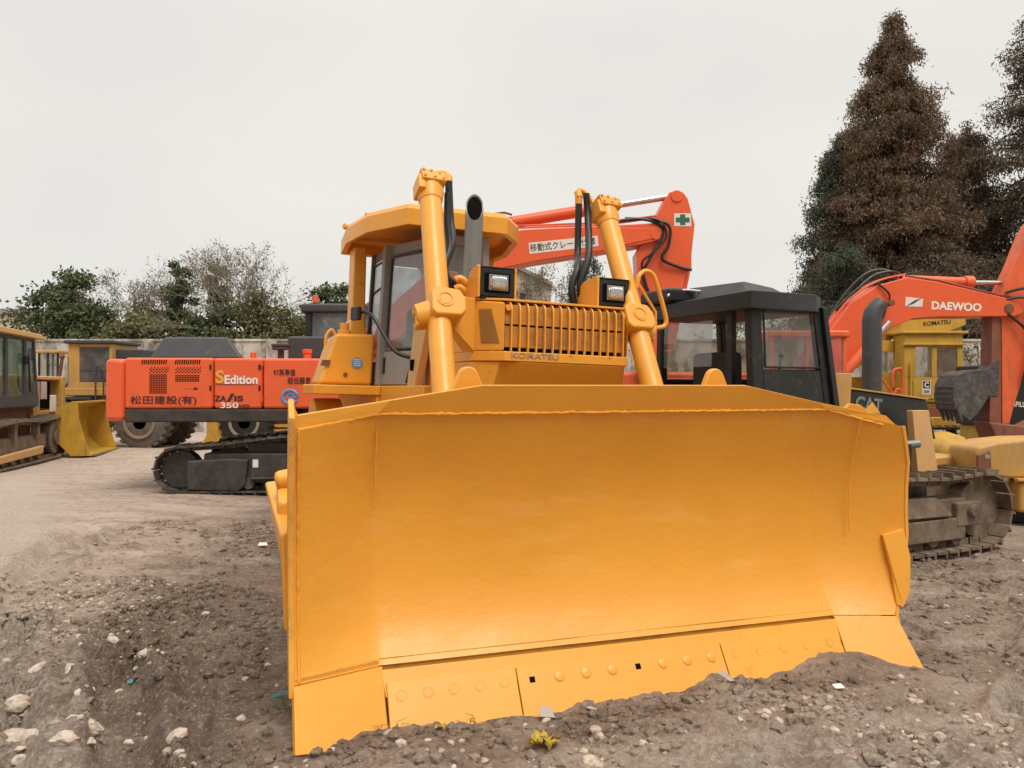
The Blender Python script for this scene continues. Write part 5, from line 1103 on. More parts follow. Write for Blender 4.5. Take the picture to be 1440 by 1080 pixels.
# ------------------------------------------------------------------ muddy crawler at the left edge
TD = empty('crawler_dozer', (-11.87, 15.96, 0), 102.4)
tag(TD, 'mud caked crawler with green tinted cab and yellow roof at the left edge', 'bulldozer')
def tcab():
    y0, y1, x0, x1, zb, zt = -.76, .8, -.2, 3.1, 1.34, 3.02
    m = MB()
    for x, y, w in ((x0, y0, .1), (1.15, y0, .16), (2.2, y0, .16), (x1 - .1, y0, .1), (x0, y1, .1), (x1 - .1, y1, .1), (1.15, y1, .12)):
        lean = -.25 if x > 2.5 else 0
        m.hexa([(x, y, zb), (x + w, y, zb), (x + w, y + .08, zb), (x, y + .08, zb), (x + lean, y, zt), (x + w + lean, y, zt), (x + w + lean, y + .08, zt), (x + lean, y + .08, zt)])
    m.box(x0, x1, y0 + .002, y0 + .06, zb, 1.62); m.box(2.3, x1 - .1, y0 + .004, y0 + .06, 1.62, 1.95); m.box(x0, x1 - .25, y0 + .001, y0 + .07, 2.92, 3.021); m.box(x0, x1, y1, y1 + .07, zb, 1.9)
    c = m.build('cab', dgry, TD, .02)
    MB().box(x0 + .1, 1.15, y0 + .03, y0 + .04, 1.62, 2.92).build('side_window', glg, c); MB().box(1.31, 2.2, y0 + .03, y0 + .04, 1.62, 2.92).build('door_window', glg, c)
    m = MB(); m.hexa([(2.36, y0 + .03, 1.95), (x1 - .12, y0 + .03, 1.95), (x1 - .12, y0 + .04, 1.95), (2.36, y0 + .04, 1.95), (2.36, y0 + .03, 2.92), (x1 - .33, y0 + .03, 2.92), (x1 - .33, y0 + .04, 2.92), (2.36, y0 + .04, 2.92)]).build('quarter_window', glg, c)
    MB().box(x0 + .1, x1 - .3, y1 + .02, y1 + .03, 1.9, 2.95).build('side_window', glg, c)
    MB().hexa([(x1 - .06, y0 + .1, 1.9), (x1 - .05, y0 + .1, 1.9), (x1 - .05, y1 - .02, 1.9), (x1 - .06, y1 - .02, 1.9), (x1 - .29, y0 + .1, 2.95), (x1 - .28, y0 + .1, 2.95), (x1 - .28, y1 - .02, 2.95), (x1 - .29, y1 - .02, 2.95)]).build('windscreen', gld, c)
    MB().tube(smooth_path([(2.28, -.82, 2.6), (2.2, -.85, 2.5), (2.26, -.85, 1.9), (2.36, -.83, 1.7)], 5), .025, 6).build('grab_rail', rub, c)
    MB().box(2.1, 2.24, -.84, -.77, 2.35, 2.55).build('door_lock', blk, c, .02)
    m = MB(); m.box(.4, 1.0, -.3, .3, 1.5, 1.8); m.box(.3, .45, -.3, .3, 1.8, 2.4); m.build('seat', fabric, c, .05)
    MB().box(x0, x1, y0 + .08, y1, 1.3, 1.345).build('cab_floor', blk, c)
    m = MB(); m.hexa([(-.3, -.9, 3.02), (3.1, -.9, 2.98), (3.1, .95, 2.98), (-.3, .95, 3.02), (-.3, -.86, 3.16), (3.05, -.86, 3.12), (3.05, .9, 3.12), (-.3, .9, 3.16)]).build('cab_roof', catyel, TD, .03)
tcab()
MB().box(3.15, 5.4, -.62, .6, 1.1, 1.2).box(3.15, 3.3, -.62, .6, 1.2, 2.05).box(5.2, 5.4, -.62, .6, 1.2, 2.1).box(3.3, 5.2, -.2, .5, 1.2, 1.9).build('engine_frame', catyel, TD, .02)
MB().box(3.3, 5.2, -.55, .55, 2.0, 2.1).build('engine_lid', tanp, TD, .03)
MB().box(3.3, 5.2, -.3, -.21, 1.25, 1.95).build('engine', dark, TD)
MB().box(3.6, 4.0, -.635, -.61, 1.5, 1.95).build('hanging_rag', paper, TD, .03); MB().box(4.2, 4.6, -.66, -.62, 1.15, 1.6).build('hanging_cloth', whi, TD, .03)
MB().box(3.3, 3.55, -.625, -.60, 1.2, 1.95).build('engine_door', catyel, TD, .01); MB().box(3.36, 3.5, -.632, -.624, 1.3, 1.5).build('blue_label', blu, TD)
MB().box(-1.4, 3.3, -.5, .5, .5, 1.3).build('hull', bro, TD, .03)
for s in (-1, 1):
    yc = s * .85
    track_loop(MB(), oval(-1.2, 3.55, .50, .50, .04, sag=.06), yc, .5, .19, .03, .05, .9).build('track_chain', mud_m, TD)
    m = MB(); m.hexa([(-1.0, yc - .22, .14), (2.5, yc - .22, .2), (2.5, yc - .12, .2), (-1.0, yc - .12, .14), (-1.0, yc - .24, .30), (2.5, yc - .24, .40), (2.5, yc - .12, .40), (-1.0, yc - .12, .30)]); m.build('track_guard', tanp if s < 0 else mud_m, TD, .03)
    m = MB(); m.box(-1, 3.0, yc - .12, yc + .12, .3, .68); m.build('track_frame', mud_m, TD, .06)
    m = MB()
    for x in (.9, 2.2): m.box(x, x + .14, yc - .2, yc - .05, .6, .98); m.cyl((x + .07, yc - .2, .95), (x + .07, yc + .15, .95), .09, n=10)
    each(m, 'carrier_roller', mud_m, TD)
    MB().cyl((3.55, yc - .14, .54), (3.55, yc + .14, .54), .42).cyl((3.55, yc - .2, .54), (3.55, yc - .14, .54), .2).build('idler', mud_m, TD, .02)
    m = MB()
    for i in range(7): m.cyl((-.6 + i * .5, yc - .16, .18), (-.6 + i * .5, yc + .16, .18), .1, n=10)
    each(m, 'track_roller', mud_m, TD)
# loader bucket standing on the ground beside it, mouth to the right
BK = empty('loader_bucket', (-11.30, 19.8, 0), 12)
tag(BK, 'olive yellow loader bucket standing on the ground with its mouth to the right', 'bucket')
out = [(-.08, .03), (.42, .03), (.42, .07), (-.05, .10), (-.33, .45), (-.40, .9), (-.32, 1.22), (.02, 1.39), (.18, 1.40), (.18, 1.44), (-.0, 1.44), (-.38, 1.26), (-.47, .9), (-.40, .42)]
MB().xz(out, .02, 2.3).build('shell', oliv, BK, .006)
for y in (-.02, 2.3): MB().xz([(-.06, .03), (.40, .03), (.30, .35), (.12, 1.0), (.10, 1.43), (-.02, 1.45), (-.39, 1.27), (-.48, .9), (-.41, .42)], y, y + .04).build('side_plate', oliv, BK, .006)
MB().box(.425, .50, .0, 2.3, .02, .05).build('lip', mud_m, BK)
# wheel loaders in the back row
def wheel(par, c, r, w, mat=tyr, ax=(0, 1, 0)):
    a = Vector(ax); c = Vector(c)
    pr = [(-.5, .60), (-.5, .86), (-.42, .97), (-.2, 1.0), (.2, 1.0), (.42, .97), (.5, .86), (.5, .60)]
    t = MB().tube([tuple(c + a * (w * p)) for p, q in pr], [r * q for p, q in pr], 32)
    u = a.orthogonal().normalized(); v = a.cross(u)
    for k in range(22):
        for s in (-1, 1):
            an = 2 * math.pi * (k + (.5 if s > 0 else 0)) / 22; d = u * math.cos(an) + v * math.sin(an); e = -u * math.sin(an) + v * math.cos(an)
            p = c + d * (r * 1.0) + a * (s * w * .27); h = .035 * r / .7
            b1, b2 = a * (w * .2), e * .05 * r / .7
            t.hexa([tuple(p + x) for x in (-b1 - b2 - d * h, b1 - b2 - d * h, b1 + b2 - d * h, -b1 + b2 - d * h, -b1 - b2 + d * h, b1 - b2 + d * h, b1 + b2 + d * h, -b1 + b2 + d * h)])
    o = t.build('wheel', mat, par)
    each(MB().ring(tuple(c - a * (w * .5)), tuple(-a), r * .62, r * .5, .05).ring(tuple(c + a * (w * .5)), tuple(a), r * .62, r * .5, .05), 'rim', rimm, o, .01)
    MB().tube([tuple(c - a * (w * .4)), tuple(c + a * (w * .4))], r * .58, 20).tube([tuple(c - a * (w * .5)), tuple(c + a * (w * .5))], r * .25, 12).build('hub', bro, o)
    return o
for w_args in wheel_later: wheel(*w_args)
WL = empty('wheel_loader', (-11.2, 23.6, 0), 0)
tag(WL, 'yellow wheel loader with glazed cab and dusty tyres, half hidden behind the orange excavator', 'loader')
m = MB(); m.box(-1.95, -1.62, -.85, .75, 1.8, 3.1); m.box(-1.62, -.66, -.85, -.78, 1.8, 1.95); m.box(-.74, -.66, -.85, .75, 1.8, 3.1); m.box(-1.62, -.74, .70, .75, 1.8, 3.1); m.box(-1.62, -.74, -.845, -.79, 3.0, 3.1)
c3 = m.build('cab', catyel, WL, .02); MB().box(-2.05, -.6, -.95, .85, 3.1, 3.2).build('cab_roof', dgry, c3, .03); MB().box(-1.62, -.74, -.83, -.82, 1.95, 3.0).build('door_window', gld, c3); MB().box(-1.62, -.74, -.835, -.80, 2.28, 2.33).build('door_bar', dgry, c3)
m = MB(); m.box(-1.3, -.9, -.2, .3, 1.85, 2.1); m.box(-1.3, -1.15, -.2, .3, 2.1, 2.7); m.build('seat', fabric, c3, .04)
MB().box(-1.0, .1, -.6, .5, 2.6, 2.95).build('exhaust_box', dgry, WL, .04)
MB().box(-2.0, -.4, -.95, .8, 1.55, 1.8).build('cab_base', catyel, WL, .04); MB().box(-2.5, 2.6, -.5, .5, .8, 1.55).build('chassis', catyel, WL, .05); MB().box(-.3, 2.6, -.75, .75, 1.2, 2.2).build('engine_hood', catyel, WL, .06)
MB().box(-2.7, -1.2, -1.0, -.6, 1.45, 1.53).build('step_plate', dgry, WL)
MB().tube(smooth_path([(-2.25, -.9, 1.5), (-2.2, -.9, 2.0), (-2.12, -.9, 2.5), (-2.1, -.9, 2.7)], 4), .05, 8).ball((-2.1, -.9, 2.72), .08).build('exhaust_pipe', bro, WL)
MB().tube([(-2.5, -.95, 1.5), (-2.45, -.95, 2.5), (-2.2, -.95, 2.45)], .02, 6).build('hand_rail', dgry, WL)
m = MB().tube(smooth_path([(-1.05, -1.0, 1.4), (-1.05, -1.0, 2.3), (-.95, -1.0, 2.42), (-.82, -1.0, 2.3), (-.82, -1.0, 1.9), (-.82, -1.0, 1.4)], 4), .025, 6).build('hand_rail', dgry, WL)
for x in (.3, -2.35):
    for y in (-.85, .85): wheel(WL, (x, y, .76), .76, .55)
MB().ball((-.75, -.75, .95), (.35, .3, .28)).build('axle_tank', catyel, WL)
# further machines seen below the orange excavator and behind its tracks
W2 = empty('wheel_loader', (-8.0, 24.0, 0), 0); tag(W2, 'yellow loader with dark tyre seen under the belly of the lettered orange excavator', 'loader')
for y in (-.8, .8): wheel(W2, (-.0, y, .75), .75, .5, rub)
MB().box(-1.2, -.55, -.9, .9, .25, 1.6).build('front_frame', catyel, W2, .05); MB().box(-1.2, 3.2, -.5, .5, .5, 1.6).build('chassis', catyel, W2, .05); MB().hexa([(-1.3, -.95, .12), (-.6, -.95, .12), (-.6, .9, .12), (-1.3, .9, .12), (-.9, -.95, .9), (-.6, -.95, .9), (-.6, .9, .9), (-.9, .9, .9)]).build('bucket', oliv, W2, .02)
m = MB()
for z in (.45, .6, .75): m.box(.75, 1.7, -.62, -.52, z, z + .08)
each(m, 'step', catyel, W2)
for x in (1.8, 2.6): MB().box(x, x + .12, -.6, -.5, .2, 1.2).build('frame_post', tanp, W2)
MB().box(2.2, 3.4, -.75, .6, .5, 1.0).build('fuel_tank', oliv, W2, .05)
for y in (-.8, .8): wheel(W2, (2.6, y + .5, .75), .75, .5, rub)
CG = empty('small_loader', (-16.2, 27.2, 0), 0); tag(CG, 'small yellow machine with a black barred cab, far off between crawler cab and loader', 'loader')
m = MB()
for x in (-.35, -.05, .3): m.box(x, x + .06, -.4, -.34, 1.8, 3.0)
for x in (-.35, .3): m.box(x, x + .06, .4, .46, 1.8, 3.0)
each(m, 'cab_post', blk, CG, .01); c4 = MB().box(-.4, .4, -.44, .48, 1.76, 1.82).build('cab_base', blk, CG, .01); MB().box(-.42, .42, -.46, .5, 3.0, 3.1).build('cab_roof', catyel, c4, .03); MB().box(-.35, .36, -.34, -.33, 1.8, 3.0).build('cab_window', gld, c4)
MB().tube([(.6, -.4, 1.8), (.75, -.4, 2.0), (.72, -.4, 2.9)], .03, 6).build('mirror_bar', blk, CG); MB().box(-.6, 1.0, -.5, .5, .6, 1.8).build('body', catyel, CG, .04)
for x in (-.4, .8): wheel(CG, (x, -.5, .5), .5, .3)

# ------------------------------------------------------------------ yard wall and buildings
wl = MB(); X = -40.0
wl.box(-45, 40, 30.4, 30.65, 0, 3.62)
WLL = wl.build('yard_wall', conc, None); tag(WLL, 'tall stained concrete yard wall behind the left hand machines', 'wall')
MB().box(-45, 40, 30.35, 30.7, 3.62, 3.72).build('coping', conc, WLL, .02)
for k in range(18): MB().box(-44 + k * 4.9, -43.6 + k * 4.9, 30.25, 30.399, 0, 3.619).build('pier', conc, WLL, .02)
HB = empty('house', (-2.2, 52, 0), 0); tag(HB, 'cream building with sloping roof edge, seen between the head lamps of the big bulldozer', 'building')
m = MB(); m.xz([(-4.0, 0), (4.85, 0), (4.85, 8.7), (2.75, 9.72), (-4.0, 9.9)], 0, 9)
m.build('wall', bldw, HB); 
MB().xz([(4.95, 8.66), (4.95, 8.9), (2.75, 10.0), (-4.2, 10.15), (-4.2, 9.9), (2.72, 9.75)], -.25, 9.2).build('roof', rfm, HB)
m = MB()
for k in range(1, 22): m.box(-4, 4.85, -.012, .01, k * .42, k * .42 + .03)
m.build('cladding_seam', rfm, HB)
w_ = MB().box(2.75, 3.1, -.03, .02, 6.2, 8.2).build('window', dgry, HB)
MB().box(4.2, 4.3, -.5, 4, 9.0, 9.9).build('vent_pipe', rfm, HB)
H2 = empty('warehouse', (-45, 62, 0), 0); tag(H2, 'pale flat roofed building beyond the wall at the far left', 'building')
MB().box(-12, 5.8, 0, 9, 0, 7.7).build('wall', bldw, H2); MB().box(-12.2, 6.0, -.2, 9.2, 7.7, 8.15).build('roof', rfm, H2)
m = MB()
for k in range(4): m.box(-9 + k * 3.3, -7.5 + k * 3.3, -.03, .05, 4.6, 6.4)
m.build('window', dgry, H2)

# ------------------------------------------------------------------ trees
def leafcloud(name, P, size, mat, parent, rng, droop=.0, aspect=2.2, sizevar=.5):
    n = len(P); a = rng.normal(size=(n, 3)); a[:, 2] -= droop; a /= np.linalg.norm(a, axis=1)[:, None]
    b = rng.normal(size=(n, 3)); b -= a * (a * b).sum(1)[:, None]; b /= np.linalg.norm(b, axis=1)[:, None] + 1e-9
    s = (size * (1 - sizevar / 2 + sizevar * rng.random(n)))[:, None]; w = b * s / aspect / 2
    V = np.stack([P, P + a * s * .45 + w, P + a * s, P + a * s * .45 - w], 1).reshape(-1, 3)
    return np_mesh(name, V, np.arange(n * 4).reshape(n, 4), mat, parent)
def conifer(name, label, loc, h, rad, mat, seed, n=45000, base=.12, shape=.85, leaf=.17, gaps=.3, group=None):
    rng = np.random.default_rng(seed); rr = random.Random(seed)
    t = empty(name, loc); tag(t, label, 'tree', group)
    tb = MB().tube([(0, 0, -.2), (rr.uniform(-.1, .1), rr.uniform(-.1, .1), h * .4), (0, 0, h * .98)], [.02 * h, .012 * h, .01], 9)
    nb = int(h * 24); pts = []; tot = 0; br = []
    for i in range(nb):
        z = h * (base + (1 - base) * (1 - rng.random() ** .62 if False else rng.random() ** 1.25)); f = (z / h - base) / (1 - base)
        az = rng.random() * 2 * math.pi
        lob = 1 + gaps * math.sin(az * 3 + z * 1.3 + seed) * .6 + gaps * math.sin(z * 2.7 + az + seed * 2) * .5
        L_ = rad * (1 - f) ** shape * lob * rng.uniform(.6, 1.15) + .25
        if f > .95: L_ = .35
        br.append((z, az, L_))
    wsum = sum(b[2] for b in br)
    for z, az, L_ in br:
        d = np.array((math.cos(az), math.sin(az))); k = max(6, int(n * L_ / wsum))
        t_ = rng.random(k) ** .6; up = .22 * L_; x = t_ * L_
        zz = z + up * (t_ * 1.1 - t_ ** 2 * 1.25)
        if len(tb.v) < 6000: tb.tube([(0, 0, z), (d[0] * L_ * .5, d[1] * L_ * .5, z + up * .24), (d[0] * L_ * .95, d[1] * L_ * .95, z - up * .1)], [.012 + .018 * L_, .012 + .008 * L_, .006], 4, False)
        side = np.array((-d[1], d[0])); tw = rng.integers(0, max(3, int(L_ * 4)), k); so_ = np.random.default_rng(seed + int(z * 100)).normal(size=60)[tw % 60] * .16 * (.4 + t_) * min(L_, 2.2)
        hang = -np.abs(rng.normal(size=k)) * .17 * (.5 + t_)
        c = np.stack([d[0] * x + side[0] * so_, d[1] * x + side[1] * so_, zz + hang], 1) + rng.normal(size=(k, 3)) * .12
        pts.append(c)
    tb.build('trunk', bark, t, angle=60)
    leafcloud('crown', np.concatenate(pts), leaf, mat, t, rng, 1.1, 3.6)
    return t
conifer('conifer_tree', 'tall russet conifer with pointed top, tallest whole tree at the right', (17.9, 36, 0), 19.4, 4.7, lf_red, 11, 300000, .1, .76, .20, .08)
conifer('conifer_tree', 'shorter dark green conifer at the left side of the tall russet conifer', (16.3, 38, 0), 14.3, 3.0, lf_dkg, 12, 130000, .08, .6, .20, .14)
conifer('conifer_tree', 'brown conifer standing just to the right of the tall russet conifer', (22.0, 37, 0), 14.6, 3.1, lf_red, 13, 120000, .08, .55, .20, .14)
conifer('conifer_tree', 'thin see-through brown conifer cut off by the right edge of the photo', (23.6, 34.5, 0), 19.3, 3.7, lf_brn, 14, 85000, .1, .7, .19, .4)
conifer('conifer_tree', 'low bushy brown conifer behind the arched orange boom', (18.5, 33.2, 0), 8.2, 3.6, lf_brn, 15, 60000, .05, .5, .2, .3)
conifer('conifer_tree', 'low bushy conifer in the corner behind the far orange stick', (23.0, 33.0, 0), 9.0, 3.4, lf_red, 16, 50000, .05, .5, .2, .3)
conifer('conifer_tree', 'low green brown conifer behind the black cab', (14.6, 33.5, 0), 8.3, 2.6, lf_dkg, 17, 40000, .05, .5, .2, .3)
conifer('conifer_tree', 'grey green conifer seen between the hoses above the hood', (4.0, 46, 0), 9.6, 1.7, lf_dkg, 18, 12000, .1, .7, .22, .3)
conifer('conifer_tree', 'small dark conifer seen just left of the right lift cylinder', (5.0, 47, 0), 10.0, 1.5, lf_dkg, 19, 10000, .1, .7, .22, .3)
conifer('conifer_tree', 'dark conifer seen under the bent knee of the raised boom', (8.2, 46, 0), 9.9, 1.9, lf_dkg, 20, 12000, .1, .7, .22, .3)
def branchy(name, label, loc, h, spread, seed, depth=6, leaves=4000, lmat=lf_bare, leaf=.13, tilt=.5, bmat=palebark, r0=.16, trunk=.22, fill=1.0):
    """bare branching tree with a thin scatter of leaves at the twigs"""
    rr = random.Random(seed); rng = np.random.default_rng(seed); t = empty(name, loc); tag(t, label, 'tree'); m = MB(); tips = []
    def grow(p, d, L_, r, k):
        q = p + d * L_; mid = p + d * L_ * .5 + Vector((rr.uniform(-1, 1), rr.uniform(-1, 1), rr.uniform(-1, 1))) * L_ * .06
        m.tube([tuple(p), tuple(mid), tuple(q)], [r, r * .85, r * .68], 6 if k > 3 else 4, False)
        if k <= 2: tips.append((p, q))
        if k == 0: return
        for i in range(rr.choice((2, 3, 3)) if k > 1 else 3):
            a = Vector((rr.gauss(0, 1), rr.gauss(0, 1), rr.gauss(0, .6) + .25)).normalized()
            nd = (d + a * rr.uniform(tilt, tilt + .5)).normalized(); nd.x *= spread; nd.normalize()
            grow(q, nd, L_ * rr.uniform(.68, .86), r * .62, k - 1)
    grow(Vector((0, 0, -.2)), Vector((rr.uniform(-.1, .1), 0, 1)).normalized(), h * trunk, r0, depth)
    m.build('trunk', bmat, t, angle=60)
    A = np.array([tuple(a) for a, b in tips]); B_ = np.array([tuple(b) for a, b in tips]); ii = rng.integers(0, len(A), leaves); f = rng.random((leaves, 1))
    leafcloud('crown', A[ii] * (1 - f) + B_[ii] * f + rng.normal(size=(leaves, 3)) * .10 * fill, leaf, lmat, t, rng, .2, 1.8)
    return t
def bushy(name, label, loc, h, rad, mat, seed, n=14000, clumps=70, leaf=.2, z0=.25, group=None, flat=1.0):
    """broad-leaved tree: leaf clumps gathered round limbs, with gaps between"""
    rng = np.random.default_rng(seed); rr = random.Random(seed); t = empty(name, loc); tag(t, label, 'tree', group); m = MB()
    m.tube([(0, 0, -.2), (.05, 0, h * .35), (0, .05, h * .7)], [.03 * h * .6, .02 * h * .6, .02], 8)
    C = []
    for i in range(clumps):
        v = rng.normal(size=3); v /= np.linalg.norm(v); q = rng.random() ** .4
        c = np.array((v[0] * rad * q, v[1] * rad * q * flat, h * (z0 + (1 - z0) * .5) + v[2] * q * h * (1 - z0) * .5))
        c[:2] *= 1.1 - .55 * max(0, (c[2] / h - .55)) / .45; C.append(c)
        if i < 36: m.tube([(0, 0, h * rr.uniform(.15, .5)), tuple(c * np.array((.5, .5, .85))), tuple(c)], [.05, .03, .012], 4, False)
    m.build('trunk', bark, t, angle=60)
    C = np.array(C); ii = rng.integers(0, clumps, n); sg = rng.uniform(.16, .34, clumps) * rad * .5
    leafcloud('crown', C[ii] + rng.normal(size=(n, 3)) * sg[ii][:, None] * np.array((1, 1, .7)), leaf, mat, t, rng, .3, 1.7)
    return t
bushy('broadleaf_tree', 'dark green broadleaf tree at the left end of the tree row', (-23.7, 41, 0), 8.3, 2.5, lf_gr, 31, 11000, 60, .22, .2)
bushy('broadleaf_tree', 'low olive bush at the far left above the yellow cab roof', (-26.6, 40, 0), 4.9, 1.6, lf_mix, 32, 8000, 40, .2, .2)
bushy('broadleaf_tree', 'low dark green bush between the first two trees over the wall', (-21.6, 40, 0), 6.4, 1.9, lf_gr, 33, 11000, 55, .22, .2)
bushy('broadleaf_tree', 'dark narrow crown inside the bare spreading tree', (-18.3, 42, 0), 9.2, 1.2, lf_gr, 34, 4500, 34, .2, .35)
bushy('broadleaf_tree', 'brown narrow crown beside the dark one inside the bare tree', (-16.2, 42.5, 0), 8.9, 1.3, lf_mix, 35, 3500, 30, .2, .35)
bushy('broadleaf_tree', 'brownish green shrub low in the middle of the tree row', (-18.8, 39, 0), 6.0, 2.2, lf_mix, 36, 11000, 60, .2, .2)
bushy('broadleaf_tree', 'dark green shrub above the dark engine hood', (-15.6, 39.5, 0), 6.2, 2.2, lf_gr, 37, 11000, 60, .22, .2)
bushy('broadleaf_tree', 'yellowish green shrub towards the right end of the tree row', (-12.9, 39, 0), 6.7, 2.2, lf_mix, 38, 12000, 60, .2, .2)
bushy('broadleaf_tree', 'thin olive shrub at the right end of the row over the wall', (-10.6, 39.5, 0), 5.6, 1.8, lf_mix, 39, 7000, 40, .2, .2)
bushy('broadleaf_tree', 'rounded dark green tree behind the black cab with orange beacon', (-9.6, 43, 0), 8.0, 2.3, lf_gr, 40, 16000, 80, .24, .2)
branchy('bare_tree', 'widest of the nearly bare grey trees, on the right of the row', (-13.6, 41, 0), 10.6, 1.3, 51, 7, 1900, lf_bare, .12, .42, palebark, .15, .24)
branchy('bare_tree', 'nearly bare grey tree on the left beside the dark green tree', (-19.8, 41, 0), 9.4, 1.25, 52, 7, 2200, lf_bare, .12, .45, palebark, .14, .24)
branchy('bare_tree', 'tall nearly bare tree in the middle of the row', (-16.6, 43, 0), 10.4, 1.1, 53, 7, 1800, lf_bare, .12, .4, palebark, .15, .24)
branchy('bare_tree', 'short leafy grey tree left of the black cab with orange beacon', (-11.2, 40.5, 0), 7.8, 1.1, 54, 6, 5000, lf_bare, .12, .45, palebark, .1, .22)
branchy('bare_tree', 'distant bare tree beside the cream building', (3.4, 50, 0), 9.4, .8, 55, 6, 2500, lf_bare, .13, .4, palebark, .1, .3)
branchy('bare_tree', 'small leafy tree top beyond the black cab roof', (7.6, 30, 0), 6.0, .9, 56, 5, 2500, lf_gr, .1, .45, palebark, .08, .28)

# ------------------------------------------------------------------ stones, clods, scraps
def ico(seed, k=2, jit=.28):
    bm = bmesh.new(); bmesh.ops.create_icosphere(bm, subdivisions=k, radius=1); rng = np.random.default_rng(seed)
    V = np.array([v.co[:] for v in bm.verts]); F_ = np.array([[v.index for v in f.verts] for f in bm.faces]); bm.free()
    ax = rng.normal(size=(7, 3)); ax /= np.linalg.norm(ax, axis=1)[:, None]; c = rng.uniform(.55, .95, 7)
    for a, d in zip(ax, c): # flat broken faces
        s = V @ a; V = V - np.clip(s - d, 0, None)[:, None] * a
    V = V * (1 + jit * .35 * rng.normal(size=(len(V), 1)) * .3) * rng.uniform(.7, 1.25, 3) * np.array((1, 1, .72)); return V, F_
def scatter(name, n, smin, smax, mat, seed, area, k=1, power=2.2, zone=False):
    rng = np.random.default_rng(seed); kinds = [ico(seed * 10 + i, k) for i in range(8)]; VV = []; FF = []; o = 0
    x = rng.uniform(area[0], area[1], n * 4); y = area[2] + (area[3] - area[2]) * rng.random(n * 4) ** 1.6
    u = (x - BO[0]) * BX[0] + (y - BO[1]) * BX[1]; v = (x - BO[0]) * BY[0] + (y - BO[1]) * BY[1]
    ok = ~((u > -2.1) & (u < 2.0) & (v > -.26) & (v < 1.5)) & (rng.random(n * 4) < np.clip(.35 + fbm(x * .9, y * .9, 3, 17) * 2.2, .04, 1))
    if not zone: ok &= (rng.random(n * 4) < np.where((x > 2.0) & (y < 7), .3, 1))
    if zone: ok &= (rng.random(n * 4) < np.clip(np.maximum((-v - .35) / .7 * (np.abs(u) < 2.6), (-x - .5 * y + .5) / .6), .03, 1))
    x, y = x[ok][:n], y[ok][:n]; z = height(x, y); S_ = smin + (smax - smin) * rng.random(len(x)) ** power
    for i in range(len(x)):
        V, F_ = kinds[rng.integers(8)]; a = rng.random() * 6.28; c_, s_ = math.cos(a), math.sin(a); Q = V * S_[i]
        VV.append(np.stack([Q[:, 0] * c_ - Q[:, 1] * s_, Q[:, 0] * s_ + Q[:, 1] * c_, Q[:, 2]], 1) + np.array((x[i], y[i], z[i] + S_[i] * .05))); FF.append(F_ + o); o += len(Q)
    return tag(np_mesh(name, np.concatenate(VV), np.concatenate(FF), mat, None, False), kind='stuff')
scatter('gravel', 14000, .003, .034, stone_m, 1, (-4.2, 4.6, 2.6, 8.0), 1, 3.6, True)['label'] = 'small pale stones strewn over the mud'
scatter('mud_clods', 22000, .005, .050, mud, 2, (-5.0, 5.5, 2.6, 10.5), 1, 3.4)['label'] = 'clods of dark mud strewn over the ground'
protos = []
for i in range(6):
    V, F_ = ico(100 + i, 3); me = np_mesh('stone', V, F_, stone_m, None, False); protos.append(me.data); bpy.data.objects.remove(me)
rng = np.random.default_rng(77)
def stone(x, y, s, k, lab, grp=None, rz=None):
    o = bpy.data.objects.new('stone', protos[k % 6]); COL.objects.link(o); o.scale = (s, s, s); o.rotation_euler = (rng.uniform(-.3, .3), rng.uniform(-.3, .3), rng.random() * 6.28 if rz is None else rz)
    o.location = (x, y, hz(x, y) - s * .12); return tag(o, lab, 'stone', grp)
def gp(u, v, z=.03): t = (z - 1.8) / ((545 - v) / 1080); return ((u - 720) / 1080 * t, t)
big = [(28, 985, .075), (60, 935, .07), (100, 950, .06), (15, 1020, .09), (50, 1040, .08), (160, 900, .05), (205, 935, .05), (130, 1030, .07), (95, 1075, .07), (470, 1052, .028), (483, 1060, .022), (600, 1050, .022), (565, 1052, .02), (680, 1062, .025), (768, 1010, .03), (830, 1062, .045), (905, 1050, .035), (842, 1070, .03), (1265, 960, .03), (1290, 985, .025), (1240, 1030, .03), (1180, 1058, .03), (1225, 1070, .035), (960, 1040, .02), (1040, 1020, .02), (1120, 1005, .02), (1330, 880, .025), (1375, 830, .03), (20, 905, .05), (250, 1045, .05), (340, 1010, .03), (390, 960, .022), (290, 860, .03), (70, 860, .035), (40, 800, .04)]
for i, (u, v, s) in enumerate(big):
    x, y = gp(u, v); stone(x, y, s, i, 'pale grey stone half sunk in the mud around the big blade', 'loose stones around the blade')
n = 0
while n < 50:
    u, v = rng.uniform(0, 1440), 640 + 440 * rng.random() ** .55; x, y = gp(u, v, .0)
    bu = (x - BO[0]) * BX[0] + (y - BO[1]) * BX[1]; bv = (x - BO[0]) * BY[0] + (y - BO[1]) * BY[1]
    if (-2.2 < bu < 2.1 and -.3 < bv < 6) or y > 15: continue
    stone(x, y, rng.uniform(.012, .032) * (1 + (v > 980) * .3), n, 'pale grey stone half sunk in the mud around the big blade', 'loose stones around the blade'); n += 1
def scrap(name, cat, lab, u, v, pts, mat, th=.004, rot=(0, 0, 0), lift=.02):
    x, y = gp(u, v); o = MB().prism([(a, b, 0) for a, b in pts], (0, 0, th)).build(name, mat, None); o.location = (x, y, hz(x, y) + lift); o.rotation_euler = [R(a) for a in rot]; return tag(o, lab, cat)
scrap('plastic_scrap', 'litter', 'long grey torn strip lying on the soil before the middle of the blade', 1020, 970, [(-.06, -.015), (.05, -.02), (.07, 0), (-.03, .02)], paper, .006, (35, 10, -55), .04)
scrap('paper_scrap', 'litter', 'pale grey folded scrap on the soil under the second bolt row', 768, 1008, [(-.04, -.03), (.05, -.01), (.02, .04), (-.03, .035)], paper, .006, (40, 20, 10), .03)
